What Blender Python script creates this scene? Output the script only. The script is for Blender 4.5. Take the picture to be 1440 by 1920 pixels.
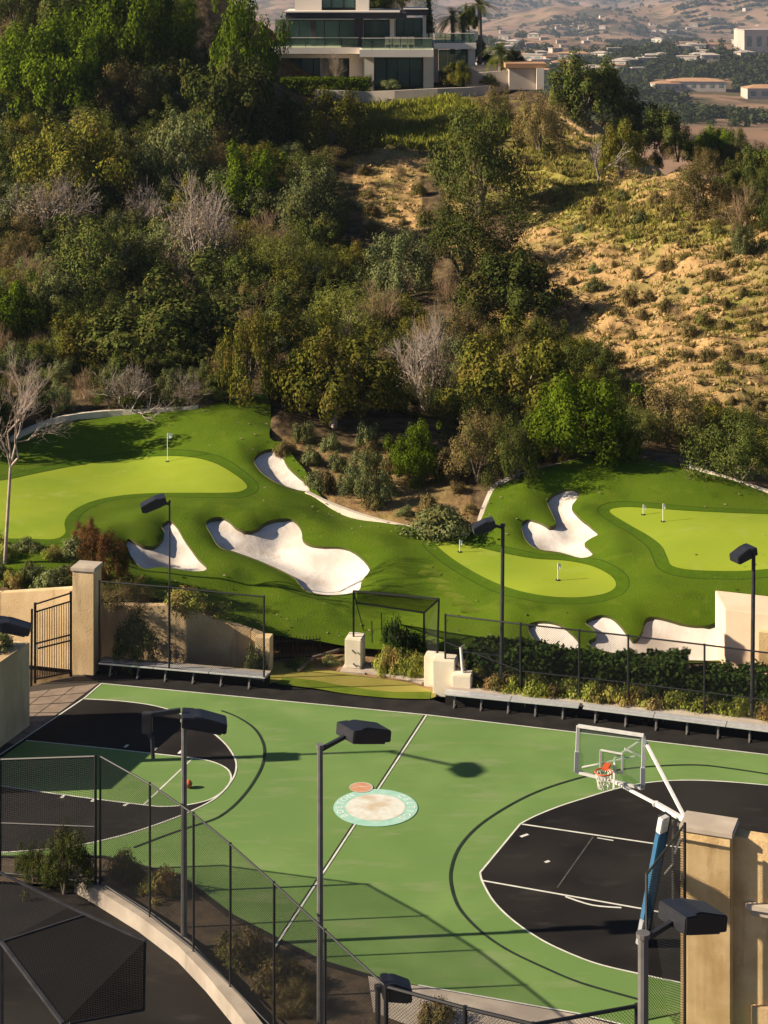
import bpy, bmesh, math, random
import numpy as np
from mathutils import Vector, Matrix, geometry
random.seed(7); rng = np.random.default_rng(11)
R = math.radians
for o in list(bpy.data.objects): bpy.data.objects.remove(o)
scene = bpy.context.scene
col = scene.collection

# ------------------------------------------------------------------ camera, sky, sun, exposure
FPX, YHOR, CAMH = 3550.0, -60.0, 25.0          # focal length (px of the 1440 wide photo), horizon row, eye height
cam_d = bpy.data.cameras.new('camera'); cam = bpy.data.objects.new('camera', cam_d); col.objects.link(cam)
cam.location = (0, 0, CAMH); cam.rotation_euler = (R(90), 0, 0)
cam_d.sensor_fit = 'HORIZONTAL'; cam_d.sensor_width = 36; cam_d.lens = FPX/1440*36
cam_d.shift_y = -(960-YHOR)/1440; cam_d.clip_end = 20000; cam_d.clip_start = .5
scene.camera = cam
SUN_EL, SUN_AZ = 27.5, 5.0                      # sun from the left, a touch behind the camera
world = bpy.data.worlds.new('World'); scene.world = world; world.use_nodes = True
wn = world.node_tree.nodes; wl = world.node_tree.links
sky = wn.new('ShaderNodeTexSky'); sky.sky_type = 'NISHITA'; sky.sun_disc = False
sky.sun_elevation = R(SUN_EL); sky.sun_rotation = R(270-SUN_AZ); sky.air_density = .5; sky.dust_density = .6
wl.new(sky.outputs[0], wn['Background'].inputs[0]); wn['Background'].inputs[1].default_value = .05
sd = bpy.data.lights.new('sun', 'SUN'); so = bpy.data.objects.new('sun', sd); col.objects.link(so)
sd.energy = 5.0; sd.angle = R(.5); sd.color = (1, .83, .62)
ce, se = math.cos(R(SUN_EL)), math.sin(R(SUN_EL))
sdir = Vector((ce*math.cos(R(SUN_AZ)), ce*math.sin(R(SUN_AZ)), -se))   # direction the light travels
so.rotation_euler = sdir.to_track_quat('-Z', 'Y').to_euler(); so.location = (-60, 20, 60)
vs = scene.view_settings; vs.view_transform = 'Standard'; vs.look = 'None'; vs.gamma = 1; vs.exposure = .95
try: vs.use_curve_mapping = False
except Exception: pass
scene.cycles.use_denoising = True
scene.cycles.max_bounces = 6; scene.cycles.transparent_max_bounces = 12; scene.cycles.volume_bounces = 0

# ------------------------------------------------------------------ helpers: points
def V(px, py, Y): return Vector(((px-720)*Y/FPX, Y, CAMH-(py-YHOR)*Y/FPX))
def P(px, py, z=0.0):
    Y = (CAMH-z)*FPX/(py-YHOR); return Vector(((px-720)*Y/FPX, Y, z))
def hash2(ix, iy, s=0):
    n = (ix.astype(np.int64)*374761393 + iy.astype(np.int64)*668265263 + s*144665) & 0x7fffffff
    n = ((n ^ (n >> 13))*1274126177) & 0x7fffffff
    return ((n ^ (n >> 16)) & 0xffff)/65535.0
def vnoise(x, y, s=0):
    x = np.asarray(x, float); y = np.asarray(y, float)
    ix = np.floor(x); iy = np.floor(y); fx = x-ix; fy = y-iy
    fx = fx*fx*(3-2*fx); fy = fy*fy*(3-2*fy)
    a = hash2(ix, iy, s); b = hash2(ix+1, iy, s); c = hash2(ix, iy+1, s); d = hash2(ix+1, iy+1, s)
    return (a*(1-fx)+b*fx)*(1-fy)+(c*(1-fx)+d*fx)*fy
def fbm(x, y, o=4, s=0):
    r = 0; a = .5; t = 0
    for k in range(o): r = r+a*vnoise(x*2**k, y*2**k, s+k*17); t += a; a *= .5
    return r/t
def sstep(a, b, x): t = np.clip((x-a)/(b-a), 0, 1); return t*t*(3-2*t)
def inpoly(pts, poly):
    x, y = pts[:, 0], pts[:, 1]; r = np.zeros(len(pts), bool); n = len(poly)
    for i in range(n):
        x0, y0 = poly[i][:2]; x1, y1 = poly[(i+1) % n][:2]
        c = ((y0 > y) != (y1 > y)); r ^= c & (x < (x1-x0)*(y-y0)/((y1-y0) if y1 != y0 else 1e-9)+x0)
    return r
def dpoly(pts, poly, closed=True):
    d = np.full(len(pts), 1e9); n = len(poly)
    for i in range(n if closed else n-1):
        a = np.array(poly[i][:2]); b = np.array(poly[(i+1) % n][:2]); ab = b-a; L = max(ab@ab, 1e-12)
        t = np.clip(((pts-a)@ab)/L, 0, 1); d = np.minimum(d, np.linalg.norm(pts-(a+t[:, None]*ab), axis=1))
    return d
def smooth(pts, n=6, closed=False):
    pts = [np.array(p, float) for p in pts]; out = []; m = len(pts)
    for i in range(m if closed else m-1):
        g = (lambda k: pts[k % m]) if closed else (lambda k: pts[min(max(k, 0), m-1)])
        p0, p1, p2, p3 = g(i-1), g(i), g(i+1), g(i+2)
        for j in range(n):
            t = j/n
            out.append(.5*((2*p1)+(-p0+p2)*t+(2*p0-5*p1+4*p2-p3)*t*t+(-p0+3*p1-3*p2+p3)*t**3))
    if not closed: out.append(pts[-1])
    return out

# ------------------------------------------------------------------ helpers: objects
ORG = {}
def tag(o, label=None, cat=None, group=None, kind=None):
    if label: o['label'] = label
    if cat: o['category'] = cat
    if group: o['group'] = group
    if kind: o['kind'] = kind
    return o
def thing(name, loc, label, cat, group=None):
    o = bpy.data.objects.new(name, None); col.objects.link(o); o.location = loc; o.empty_display_size = .3
    ORG[o.name] = Vector(loc); return tag(o, label, cat, group)
def link(name, me, m, parent=None):
    o = bpy.data.objects.new(name, me); col.objects.link(o)
    if m is not None and not me.materials: me.materials.append(m)
    if parent is not None: o.parent = parent
    ORG[o.name] = ORG.get(parent.name, Vector()) if parent is not None else Vector()
    return o
class MB:
    def __init__(s): s.v = []; s.f = []; s.uv = None
    def raw(s, vs, fs):
        k = len(s.v); s.v += [Vector(v) for v in vs]; s.f += [tuple(i+k for i in f) for f in fs]; return s
    def box8(s, p):   # 4 bottom points then 4 top points
        return s.raw(p, [(3, 2, 1, 0), (4, 5, 6, 7), (0, 1, 5, 4), (1, 2, 6, 5), (2, 3, 7, 6), (3, 0, 4, 7)])
    def box(s, c, sz, rz=0, rot=None):
        m = rot if rot is not None else Matrix.Rotation(rz, 3, 'Z'); c = Vector(c); x, y, z = [k/2 for k in sz]
        return s.box8([c+m @ Vector(q) for q in ((-x, -y, -z), (x, -y, -z), (x, y, -z), (-x, y, -z), (-x, -y, z), (x, -y, z), (x, y, z), (-x, y, z))])
    def tube(s, path, r, n=8, cap=True):
        path = [Vector(p) for p in path]; rs = r if isinstance(r, (list, tuple)) else [r]*len(path); k0 = len(s.v)
        for i, p in enumerate(path):
            t = (path[min(i+1, len(path)-1)]-path[max(i-1, 0)]).normalized()
            a = t.cross(Vector((0, 0, 1)) if abs(t.z) < .95 else Vector((1, 0, 0))).normalized(); b = t.cross(a)
            for j in range(n):
                w = 2*math.pi*j/n; s.v.append(p+rs[i]*(math.cos(w)*a+math.sin(w)*b))
        for i in range(len(path)-1):
            for j in range(n):
                q = k0+i*n; s.f.append((q+j, q+(j+1) % n, q+n+(j+1) % n, q+n+j))
        if cap:
            s.f.append(tuple(k0+j for j in range(n))[::-1]); q = k0+(len(path)-1)*n; s.f.append(tuple(q+j for j in range(n)))
        return s
    def bar(s, a, b, w, h=None):
        a, b = Vector(a), Vector(b); h = h or w; t = (b-a).normalized()
        x = t.cross(Vector((0, 0, 1)) if abs(t.z) < .98 else Vector((0, 1, 0))).normalized(); y = x.cross(t)
        c = [(-1, -1), (1, -1), (1, 1), (-1, 1)]
        return s.box8([a+x*i*w/2+y*j*h/2 for i, j in c]+[b+x*i*w/2+y*j*h/2 for i, j in c])
    def extrude(s, poly, z0, z1):
        n = len(poly); lo = [Vector((p[0], p[1], z0)) for p in poly]; hi = [Vector((p[0], p[1], z1)) for p in poly]
        return s.raw(lo+hi, [tuple(range(n))[::-1], tuple(range(n, 2*n))]+[(i, (i+1) % n, n+(i+1) % n, n+i) for i in range(n)])
    def build(s, name, m, parent=None, bevel=0, smooth_=False):
        o0 = ORG.get(parent.name, Vector()) if parent is not None else Vector()
        me = bpy.data.meshes.new(name); me.from_pydata([v-o0 for v in s.v], [], s.f)
        bm = bmesh.new(); bm.from_mesh(me); bmesh.ops.recalc_face_normals(bm, faces=bm.faces)
        if bevel: bmesh.ops.bevel(bm, geom=bm.edges[:], offset=bevel, segments=2, affect='EDGES', clamp_overlap=True)
        bm.to_mesh(me); bm.free()
        if smooth_: me.shade_smooth()
        return link(name, me, m, parent)
def npmesh(name, v, f, m, parent=None, smooth_=False):
    me = bpy.data.meshes.new(name); v = np.asarray(v, np.float32).reshape(-1, 3); f = np.asarray(f, np.int32)
    k = f.shape[1]; me.vertices.add(len(v)); me.vertices.foreach_set('co', v.ravel())
    me.loops.add(f.size); me.loops.foreach_set('vertex_index', f.ravel())
    me.polygons.add(len(f)); me.polygons.foreach_set('loop_start', np.arange(0, f.size, k, dtype=np.int32))
    me.update(calc_edges=True); me.validate()
    if smooth_: me.shade_smooth()
    return me if name.startswith('_') else link(name, me, m, parent)
def sheet(name, pts, z, m, kind='structure', parent=None):
    me = bpy.data.meshes.new(name); me.from_pydata([(p[0], p[1], z) for p in pts], [], [tuple(range(len(pts)))])
    bm = bmesh.new(); bm.from_mesh(me); bmesh.ops.triangulate(bm, faces=bm.faces[:])
    for f in bm.faces:
        if f.normal.z < 0: f.normal_flip()
    bm.to_mesh(me); bm.free()
    o = link(name, me, m, parent)
    if kind and parent is None: o['kind'] = kind
    return o
def stripe(name, pts, w, z, m, parent=None):
    pts = [np.array(p[:2], float) for p in pts]; v = []; f = []
    for i, p in enumerate(pts):
        t = pts[min(i+1, len(pts)-1)]-pts[max(i-1, 0)]; t /= np.linalg.norm(t); nrm = np.array((-t[1], t[0]))
        v += [(*(p+nrm*w/2), z), (*(p-nrm*w/2), z)]
    for i in range(len(pts)-1): f.append((2*i+1, 2*i+3, 2*i+2, 2*i))
    me = bpy.data.meshes.new(name); me.from_pydata(v, [], f); o = link(name, me, m, parent)
    if parent is None: o['kind'] = 'structure'
    return o
def panel(name, a, b, z0a, z1a, z0b, z1b, m, parent):   # upright mesh panel with uv in metres
    a, b = Vector(a), Vector(b); L = (Vector((b.x, b.y, 0))-Vector((a.x, a.y, 0))).length; o0 = ORG.get(parent.name, Vector())
    v = [(a.x, a.y, z0a), (b.x, b.y, z0b), (b.x, b.y, z1b), (a.x, a.y, z1a)]; uv = [(0, z0a), (L, z0b), (L, z1b), (0, z1a)]
    return quad(name, v, uv, m, parent)
def quad(name, v, uv, m, parent):
    o0 = ORG.get(parent.name, Vector()) if parent is not None else Vector()
    me = bpy.data.meshes.new(name); me.from_pydata([Vector(p)-o0 for p in v], [], [tuple(range(len(v)))])
    l = me.uv_layers.new(name='UVMap')
    for i, q in enumerate(uv): l.data[i].uv = q
    return link(name, me, m, parent)

# ------------------------------------------------------------------ materials
MAT = {}
def mat(name, c1, c2=None, sc=3.0, rough=.8, bump=0.0, bsc=None, det=4, metal=0, spec=.3, c3=None, sc3=.3, lo=.35, hi=.65, stain=None):
    m = bpy.data.materials.new(name); m.use_nodes = True; n = m.node_tree.nodes; l = m.node_tree.links; b = n['Principled BSDF']
    b.inputs['Roughness'].default_value = rough; b.inputs['Metallic'].default_value = metal; b.inputs['Specular IOR Level'].default_value = spec
    geo = n.new('ShaderNodeNewGeometry')
    def noise(s, d=det):
        t = n.new('ShaderNodeTexNoise'); t.inputs['Scale'].default_value = s; t.inputs['Detail'].default_value = d; l.new(geo.outputs['Position'], t.inputs['Vector']); return t.outputs[0]
    def ramp(src, lo_, hi_):
        r = n.new('ShaderNodeMapRange'); r.inputs[1].default_value = lo_; r.inputs[2].default_value = hi_; l.new(src, r.inputs[0]); return r.outputs[0]
    def mix(fac, a, bb):
        x = n.new('ShaderNodeMix'); x.data_type = 'RGBA'; l.new(fac, x.inputs[0])
        for s, k in ((a, 6), (bb, 7)):
            if isinstance(s, tuple): x.inputs[k].default_value = (*s, 1)
            else: l.new(s, x.inputs[k])
        return x.outputs[2]
    if c2 is None: b.inputs['Base Color'].default_value = (*c1, 1)
    else:
        c = mix(ramp(noise(sc), lo, hi), c1, c2)
        if c3: c = mix(ramp(noise(sc3), .45, .65), c, c3)
        if stain:                                   # (colour, scale xyz, low, high): worn or stained patches
            mp = n.new('ShaderNodeMapping'); mp.inputs['Scale'].default_value = stain[1]; l.new(geo.outputs['Position'], mp.inputs[0])
            t2 = n.new('ShaderNodeTexNoise'); t2.inputs['Scale'].default_value = 1; t2.inputs['Detail'].default_value = 7; t2.inputs['Roughness'].default_value = .62; l.new(mp.outputs[0], t2.inputs['Vector'])
            c = mix(ramp(t2.outputs[0], stain[2], stain[3]), c, stain[0])
        l.new(c, b.inputs['Base Color'])
    if bump:
        bp = n.new('ShaderNodeBump'); bp.inputs['Strength'].default_value = 1; bp.inputs['Distance'].default_value = bump
        l.new(noise(bsc or sc*4, 5), bp.inputs['Height']); l.new(bp.outputs[0], b.inputs['Normal'])
    MAT[name] = m; return m
def leafmat(name, c1, c2, c3=None, trans=.3, vary=.35):
    m = bpy.data.materials.new(name); m.use_nodes = True; n = m.node_tree.nodes; l = m.node_tree.links
    n.remove(n['Principled BSDF']); out = n['Material Output']
    geo = n.new('ShaderNodeNewGeometry'); oi = n.new('ShaderNodeObjectInfo')
    x = n.new('ShaderNodeMix'); x.data_type = 'RGBA'; x.inputs[6].default_value = (*c1, 1); x.inputs[7].default_value = (*c2, 1); l.new(geo.outputs['Random Per Island'], x.inputs[0])
    c = x.outputs[2]
    if c3:
        t = n.new('ShaderNodeTexNoise'); t.inputs['Scale'].default_value = .9; t.inputs['Detail'].default_value = 3; l.new(geo.outputs['Position'], t.inputs['Vector'])
        r = n.new('ShaderNodeMapRange'); r.inputs[1].default_value = .5; r.inputs[2].default_value = .68; l.new(t.outputs[0], r.inputs[0])
        y = n.new('ShaderNodeMix'); y.data_type = 'RGBA'; l.new(r.outputs[0], y.inputs[0]); l.new(c, y.inputs[6]); y.inputs[7].default_value = (*c3, 1); c = y.outputs[2]
    h = n.new('ShaderNodeHueSaturation'); l.new(c, h.inputs['Color'])
    r = n.new('ShaderNodeMapRange'); r.inputs[3].default_value = 1-vary; r.inputs[4].default_value = 1+vary; l.new(oi.outputs['Random'], r.inputs[0]); l.new(r.outputs[0], h.inputs['Value'])
    d = n.new('ShaderNodeBsdfDiffuse'); tr = n.new('ShaderNodeBsdfTranslucent'); ms = n.new('ShaderNodeMixShader'); ms.inputs[0].default_value = trans
    l.new(h.outputs[0], d.inputs[0]); l.new(h.outputs[0], tr.inputs[0]); l.new(d.outputs[0], ms.inputs[1]); l.new(tr.outputs[0], ms.inputs[2]); l.new(ms.outputs[0], out.inputs[0])
    MAT[name] = m; return m
def meshmat(name, c, pitch, wire, diag=True):
    m = bpy.data.materials.new(name); m.use_nodes = True; n = m.node_tree.nodes; l = m.node_tree.links
    b = n['Principled BSDF']; b.inputs['Base Color'].default_value = (*c, 1); b.inputs['Roughness'].default_value = .9; b.inputs['Specular IOR Level'].default_value = .1
    uv = n.new('ShaderNodeUVMap'); sp = n.new('ShaderNodeSeparateXYZ'); l.new(uv.outputs[0], sp.inputs[0])
    def M(op, a, bb=None):
        k = n.new('ShaderNodeMath'); k.operation = op
        for i, s in enumerate((a, bb)):
            if s is None: continue
            if isinstance(s, (int, float)): k.inputs[i].default_value = s
            else: l.new(s, k.inputs[i])
        return k.outputs[0]
    u, v = sp.outputs[0], sp.outputs[1]
    a, bb = (M('ADD', u, v), M('SUBTRACT', u, v)) if diag else (u, v)
    def line(s): return M('LESS_THAN', M('FRACT', M('MULTIPLY', M('ADD', s, 100.0), 1/pitch)), wire)
    f = M('MAXIMUM', line(a), line(bb))
    t = n.new('ShaderNodeBsdfTransparent'); ms = n.new('ShaderNodeMixShader'); l.new(f, ms.inputs[0]); l.new(t.outputs[0], ms.inputs[1]); l.new(b.outputs[0], ms.inputs[2]); l.new(ms.outputs[0], n['Material Output'].inputs[0])
    MAT[name] = m; return m
mat('court_green', (.120, .22, .055), (.165, .275, .078), sc=.5, rough=.75, bump=.002, bsc=60, c3=(.125, .225, .06), sc3=.12, stain=((.205, .265, .115), (.5, 1.6, 1), .53, .74))
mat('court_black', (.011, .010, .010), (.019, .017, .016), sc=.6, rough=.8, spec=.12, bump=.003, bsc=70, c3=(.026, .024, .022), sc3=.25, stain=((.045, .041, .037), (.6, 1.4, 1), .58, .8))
mat('asphalt', (.016, .015, .015), (.028, .026, .025), sc=1.5, rough=.9, spec=.12, bump=.004, bsc=50)
mat('line_white', (.72, .72, .68), (.55, .57, .5), sc=3, rough=.7)
mat('line_black', (.012, .02, .014), (.02, .035, .02), sc=3, rough=.7)
mat('line_faint', (.05, .05, .05), (.10, .10, .09), sc=5)
mat('paver', (.20, .155, .12), (.27, .21, .165), sc=2.2, rough=.9, bump=.004, bsc=40)
mat('joint', (.06, .05, .04))
mat('concrete', (.42, .36, .29), (.50, .44, .36), sc=2.2, rough=.9, bump=.004, bsc=40, c3=(.36, .31, .26), sc3=.7)
mat('stucco', (.62, .46, .26), (.70, .54, .32), sc=1.6, rough=.95, bump=.012, bsc=18, c3=(.50, .36, .20), sc3=.5, stain=((.40, .29, .17), (2.2, 2.2, .35), .56, .72))
mat('stucco_gold', (.66, .47, .23), (.74, .55, .29), sc=1.8, rough=.95, bump=.014, bsc=14, c3=(.54, .37, .17), sc3=1.1, stain=((.45, .30, .14), (2.5, 2.5, .4), .57, .73))
mat('stucco_pale', (.72, .64, .50), (.78, .71, .58), sc=2.5, rough=.95, bump=.006, bsc=20)
mat('stucco_peach', (.72, .54, .38), (.76, .60, .44), sc=1, rough=.95, bump=.004, bsc=20)
mat('house_wall', (.78, .70, .60), (.84, .76, .66), sc=.6, rough=.9)
mat('house_roof', (.60, .54, .48), (.68, .62, .56), sc=.5, rough=.9)
mat('house_dark', (.035, .034, .042), (.05, .05, .06), sc=.5, rough=.6)
mat('curtain', (.45, .44, .36), (.55, .54, .45), sc=1.5)
mat('interior', (.10, .14, .13), (.24, .27, .24), sc=.5)
mat('frame_dark', (.02, .02, .024))
mat('black_metal', (.011, .012, .015), rough=.5, spec=.4)
mat('lamp_black', (.013, .015, .021), (.02, .022, .029), sc=3, rough=.42, spec=.5)
mat('lamp_lens', (.06, .065, .08), rough=.2, spec=.5)
mat('pole_grey', (.15, .145, .145), (.19, .185, .18), sc=4, rough=.5, metal=.3)
mat('pole_dark', (.025, .025, .03), (.04, .04, .045), sc=4, rough=.5)
mat('aluminium', (.62, .63, .64), (.72, .73, .74), sc=6, rough=.4, metal=.5)
mat('steel_white', (.72, .72, .70), (.62, .62, .60), sc=6, rough=.45)
mat('pad_blue', (.035, .13, .26), (.05, .16, .31), sc=2, rough=.45)
mat('pad_grey', (.34, .36, .40), rough=.5)
mat('rim_orange', (.62, .10, .03), rough=.5)
mat('net_white', (.7, .68, .62), rough=.8)
mat('ball_orange', (.55, .14, .04), rough=.6)
mat('logo_teal', (.30, .55, .46), (.38, .62, .53), sc=4, rough=.7)
mat('logo_white', (.60, .64, .58), (.70, .71, .66), sc=5, rough=.7, c3=(.54, .46, .34), sc3=1.6)
mat('logo_orange', (.50, .24, .14), (.58, .32, .20), sc=6, rough=.7)
mat('logo_mark', (.80, .85, .80), rough=.7)
mat('sand', (.68, .635, .58), (.74, .695, .645), sc=1.1, rough=.95, bump=.022, bsc=3.5, c3=(.58, .50, .42), sc3=.5, stain=((.56, .48, .40), (1.3, 1.3, 1), .60, .74))
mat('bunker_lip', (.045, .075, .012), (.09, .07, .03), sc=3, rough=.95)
mat('kerb_concrete', (.33, .29, .24), (.40, .35, .29), sc=2.2, rough=.9, bump=.006, bsc=30, c3=(.27, .23, .19), sc3=.7, stain=((.20, .17, .14), (1.5, 1.5, .5), .58, .75))
mat('garden_stone', (.42, .37, .32), (.50, .44, .38), sc=.6, rough=.9)
mat('stone_kerb', (.55, .48, .40), (.66, .59, .50), sc=1.5, rough=.9, bump=.01, bsc=10)
mat('soil', (.20, .12, .06), (.30, .19, .10), sc=2, rough=.95, bump=.03, bsc=6)
mat('dark_soil', (.06, .045, .03), (.11, .08, .05), sc=2, rough=.95, bump=.03, bsc=8)
mat('bark', (.11, .085, .065), (.19, .15, .12), sc=6, rough=.9)
mat('bark_pale', (.36, .28, .23), (.46, .38, .32), sc=5, rough=.9)
mat('twig_grey', (.30, .25, .215), (.40, .34, .30), sc=3, rough=.9)
mat('twig_brown', (.22, .14, .085), (.32, .22, .14), sc=3, rough=.9)
mat('red_twig', (.20, .085, .045), (.27, .14, .06), sc=3, rough=.9)
mat('flag_white', (.8, .8, .78)); mat('cup_dark', (.01, .01, .01)); mat('teal_pipe', (.10, .16, .19), rough=.6)
mat('clod', (.40, .26, .12), (.48, .32, .155), sc=2, rough=.95, bump=.02, bsc=10)
mat('roof_tile', (.40, .22, .12), (.46, .28, .16), sc=.15, rough=.9)
mat('far_wall', (.40, .34, .29), (.50, .44, .38), sc=.05, rough=.9)
mat('tan_soil_far', (.45, .29, .18), (.55, .38, .25), sc=.01)
mat('putt', (.235, .31, .022), (.275, .345, .032), sc=.5, rough=.95, bump=.006, bsc=50, c3=(.20, .285, .022), sc3=.25, stain=((.28, .34, .06), (.9, .9, .9), .56, .74), spec=.1)
mat('turf_near', (.10, .15, .012), (.15, .20, .02), sc=1.2, rough=.95, bump=.02, bsc=30, spec=.1)
mat('turf_tan', (.26, .24, .05), (.32, .28, .07), sc=1.0, rough=.95, bump=.01, bsc=30, spec=.1)
meshmat('chain', (.012, .013, .015), .075, .13)
meshmat('chain_dense', (.008, .009, .010), .06, .20)
meshmat('netting', (.006, .006, .007), .05, .42, False)
meshmat('net_light', (.03, .03, .033), .06, .16, False)
leafmat('leaf_ficus', (.030, .068, .006), (.16, .215, .014), (.11, .16, .012), .22, .2)
leafmat('leaf_oak', (.024, .042, .009), (.115, .135, .032), (.10, .09, .026), .12)
leafmat('leaf_sage', (.065, .09, .034), (.23, .25, .10), (.16, .16, .05), .15)
leafmat('leaf_sumac', (.05, .065, .010), (.215, .21, .034), (.18, .14, .032), .2, .25)
leafmat('leaf_acacia', (.14, .17, .03), (.30, .31, .07), (.20, .22, .06), .35)
leafmat('leaf_brown', (.10, .078, .03), (.27, .205, .085), (.14, .145, .04), .15)
leafmat('leaf_dry', (.19, .145, .095), (.33, .26, .18), (.22, .2, .13), .15)
leafmat('leaf_hedge', (.012, .030, .007), (.06, .10, .02), None, .2, .1)
leafmat('leaf_flower', (.14, .19, .02), (.42, .44, .10), (.34, .22, .09), .3, .2)
leafmat('leaf_palm', (.05, .08, .012), (.15, .17, .03), None, .25)
leafmat('leaf_red', (.13, .06, .025), (.25, .13, .05), (.12, .12, .03), .25)
leafmat('grass_blade', (.16, .15, .035), (.36, .30, .10), (.16, .18, .03), .3, .05)
leafmat('grass_green', (.15, .17, .025), (.33, .33, .06), (.22, .24, .03), .3, .05)
leafmat('leaf_far', (.020, .034, .012), (.075, .09, .035), (.05, .05, .02), .2, .05)

# ------------------------------------------------------------------ terrain: control points (photo column, photo row, distance) -> surface
CT = [(-200,1090,70),(0,1090,70.5),(190,1100,70),(300,1105,71),(400,1140,70.3),(500,1190,68.8),(600,1205,68.9),(700,1195,69.2),(800,1200,68.6),(900,1200,68),
 (540,1050,75),(330,1030,74.5),(0,1010,73.7),(120,1000,74.2),(0,905,81),(250,860,84.9),(450,910,80.5),(300,925,80),(300,770,88.3),(100,790,87.5),(-120,830,86),(450,745,89.2),(480,800,86.2),
 (815,1018,76),(930,1035,75),(1000,1115,69.9),(1150,1095,70.8),(1060,1052,74),(1040,980,77.5),(1050,930,80.5),(1142,958,78.6),(1250,1062,71.2),(1440,1068,70.6),(1440,962,78),(1600,1066,70),(1600,960,78),
 (1300,1115,69.6),(1300,1160,68.7),(1150,1170,68.4),(1150,1230,66.8),(1020,1190,68),(1440,1170,68),(1300,1240,66.6),
 (1250,868,83),(1440,922,80.4),(1600,960,80.5),(1000,892,81.6),(1090,866,83),(900,990,78),(700,975,79),(580,930,81),(500,880,83),
 (700,880,84),(600,800,88.5),(750,820,88),(850,860,85.5),
 (300,660,108),(50,680,106),(700,690,103),(300,560,115),(0,560,114),(300,400,128),(0,400,128),(-200,400,128),(300,250,142),(0,250,142),(300,100,156),(0,80,160),(0,-60,172),(400,-20,170),(-300,0,165),
 (750,600,110),(750,400,128),(550,400,128),(720,300,140),(560,260,146),(800,215,152),(600,180,163),(800,185,160),(950,180,160),(1000,170,160),
 (950,780,96),(1200,790,93),(1430,850,90),(1200,690,99),(1400,700,97),(1600,700,97),(1200,500,112),(1400,500,107),(1600,520,104),(1000,600,107),(1000,450,121),(1100,350,129),(1290,340,123),(1440,420,113),(1600,470,107),(1030,195,153),(950,300,138),(850,300,141)]
cp = np.array([tuple(V(*c)) for c in CT])
cp = np.vstack([cp, [(33,140,3),(26,160,4),(45,120,4),(55,100,8),(22,185,6),(12,178,14.2),(0,182,14.8),(-14,182,15.5),(15,200,8),(0,215,4),(-25,215,14),(-60,200,26),(-60,150,18),(-60,110,9),(-45,85,5),(45,75,3),(40,225,-12),(10,240,-12),(-40,240,4),(70,160,-4),(70,220,-14),(-70,70,3)]])
def _U(r2): return np.where(r2 > 1e-9, .5*r2*np.log(np.maximum(r2, 1e-9)), 0)
_n = len(cp); _d2 = ((cp[:, None, :2]-cp[None, :, :2])**2).sum(2)
_K = _U(_d2)+np.eye(_n)*2.0; _Pm = np.c_[np.ones(_n), cp[:, :2]]
_A = np.block([[_K, _Pm], [_Pm.T, np.zeros((3, 3))]]); _w = np.linalg.solve(_A, np.r_[cp[:, 2], 0, 0, 0])
def hgt(x, y):
    x = np.atleast_1d(np.asarray(x, float)); y = np.atleast_1d(np.asarray(y, float)); out = np.empty(len(x))
    for i in range(0, len(x), 20000):
        xs, ys = x[i:i+20000], y[i:i+20000]
        out[i:i+20000] = _U((xs[:, None]-cp[:, 0])**2+(ys[:, None]-cp[:, 1])**2) @ _w[:_n]+_w[_n]+_w[_n+1]*xs+_w[_n+2]*ys
    return out
_ys = np.arange(66, 236, .2)
def at(px, py):                                   # where the line of sight through a photo point meets the hillside
    z = CAMH-(py-YHOR)*_ys/FPX; x = (px-720)*_ys/FPX; d = hgt(x, _ys)-z; k = np.argmax(d > 0) if (d > 0).any() else len(_ys)-1
    y = _ys[k]
    if k > 0: y = _ys[k-1]+.2*d[k-1]/(d[k-1]-d[k]+1e-9)
    return Vector(((px-720)*y/FPX, y, CAMH-(py-YHOR)*y/FPX))
def proj(x, y, z): return 720+x*FPX/y, YHOR+(CAMH-z)*FPX/y
def tr(pts): return [tuple(at(*p)) for p in pts]
TURF = tr(smooth([(-120,870),(0,842),(60,808),(120,787),(200,777),(330,771),(375,766),(440,749),(498,743),(508,785),(506,832),(535,842),(552,868),(572,892),(592,922),(620,951),(700,979),(790,998),(880,1006),(903,985),(915,950),(938,912),(1000,890),(1090,867),(1200,862),(1290,879),(1440,926),(1560,965)],3)+
  [(1560,1120),(1440,1150),(1375,1165),(1375,1235),(1250,1240),(1000,1222),(850,1213),(700,1215),(600,1205),(505,1192),(400,1165),(330,1130),(190,1108),(0,1100),(-120,1100)])
GREENS = [tr(smooth(g, 4, True)) for g in (
 [(-90,908),(0,902),(60,890),(130,876),(200,865),(280,857),(350,857),(400,868),(440,890),(463,911),(452,922),(420,925),(350,925),(280,926),(220,931),(170,942),(135,960),(121,980),(122,1001),(100,1012),(50,1011),(0,1011),(-90,1012)],
 [(816,1021),(832,1016),(870,1020),(930,1035),(1000,1048),(1060,1052),(1110,1062),(1145,1080),(1155,1098),(1140,1112),(1100,1120),(1050,1121),(1000,1115),(950,1102),(900,1080),(850,1050)],
 [(1142,960),(1165,952),(1210,953),(1280,958),(1360,962),(1440,965),(1530,968),(1530,1060),(1440,1068),(1380,1072),(1300,1070),(1260,1062),(1250,1045),(1240,1025),(1215,1005),(1180,985)])]
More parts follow.
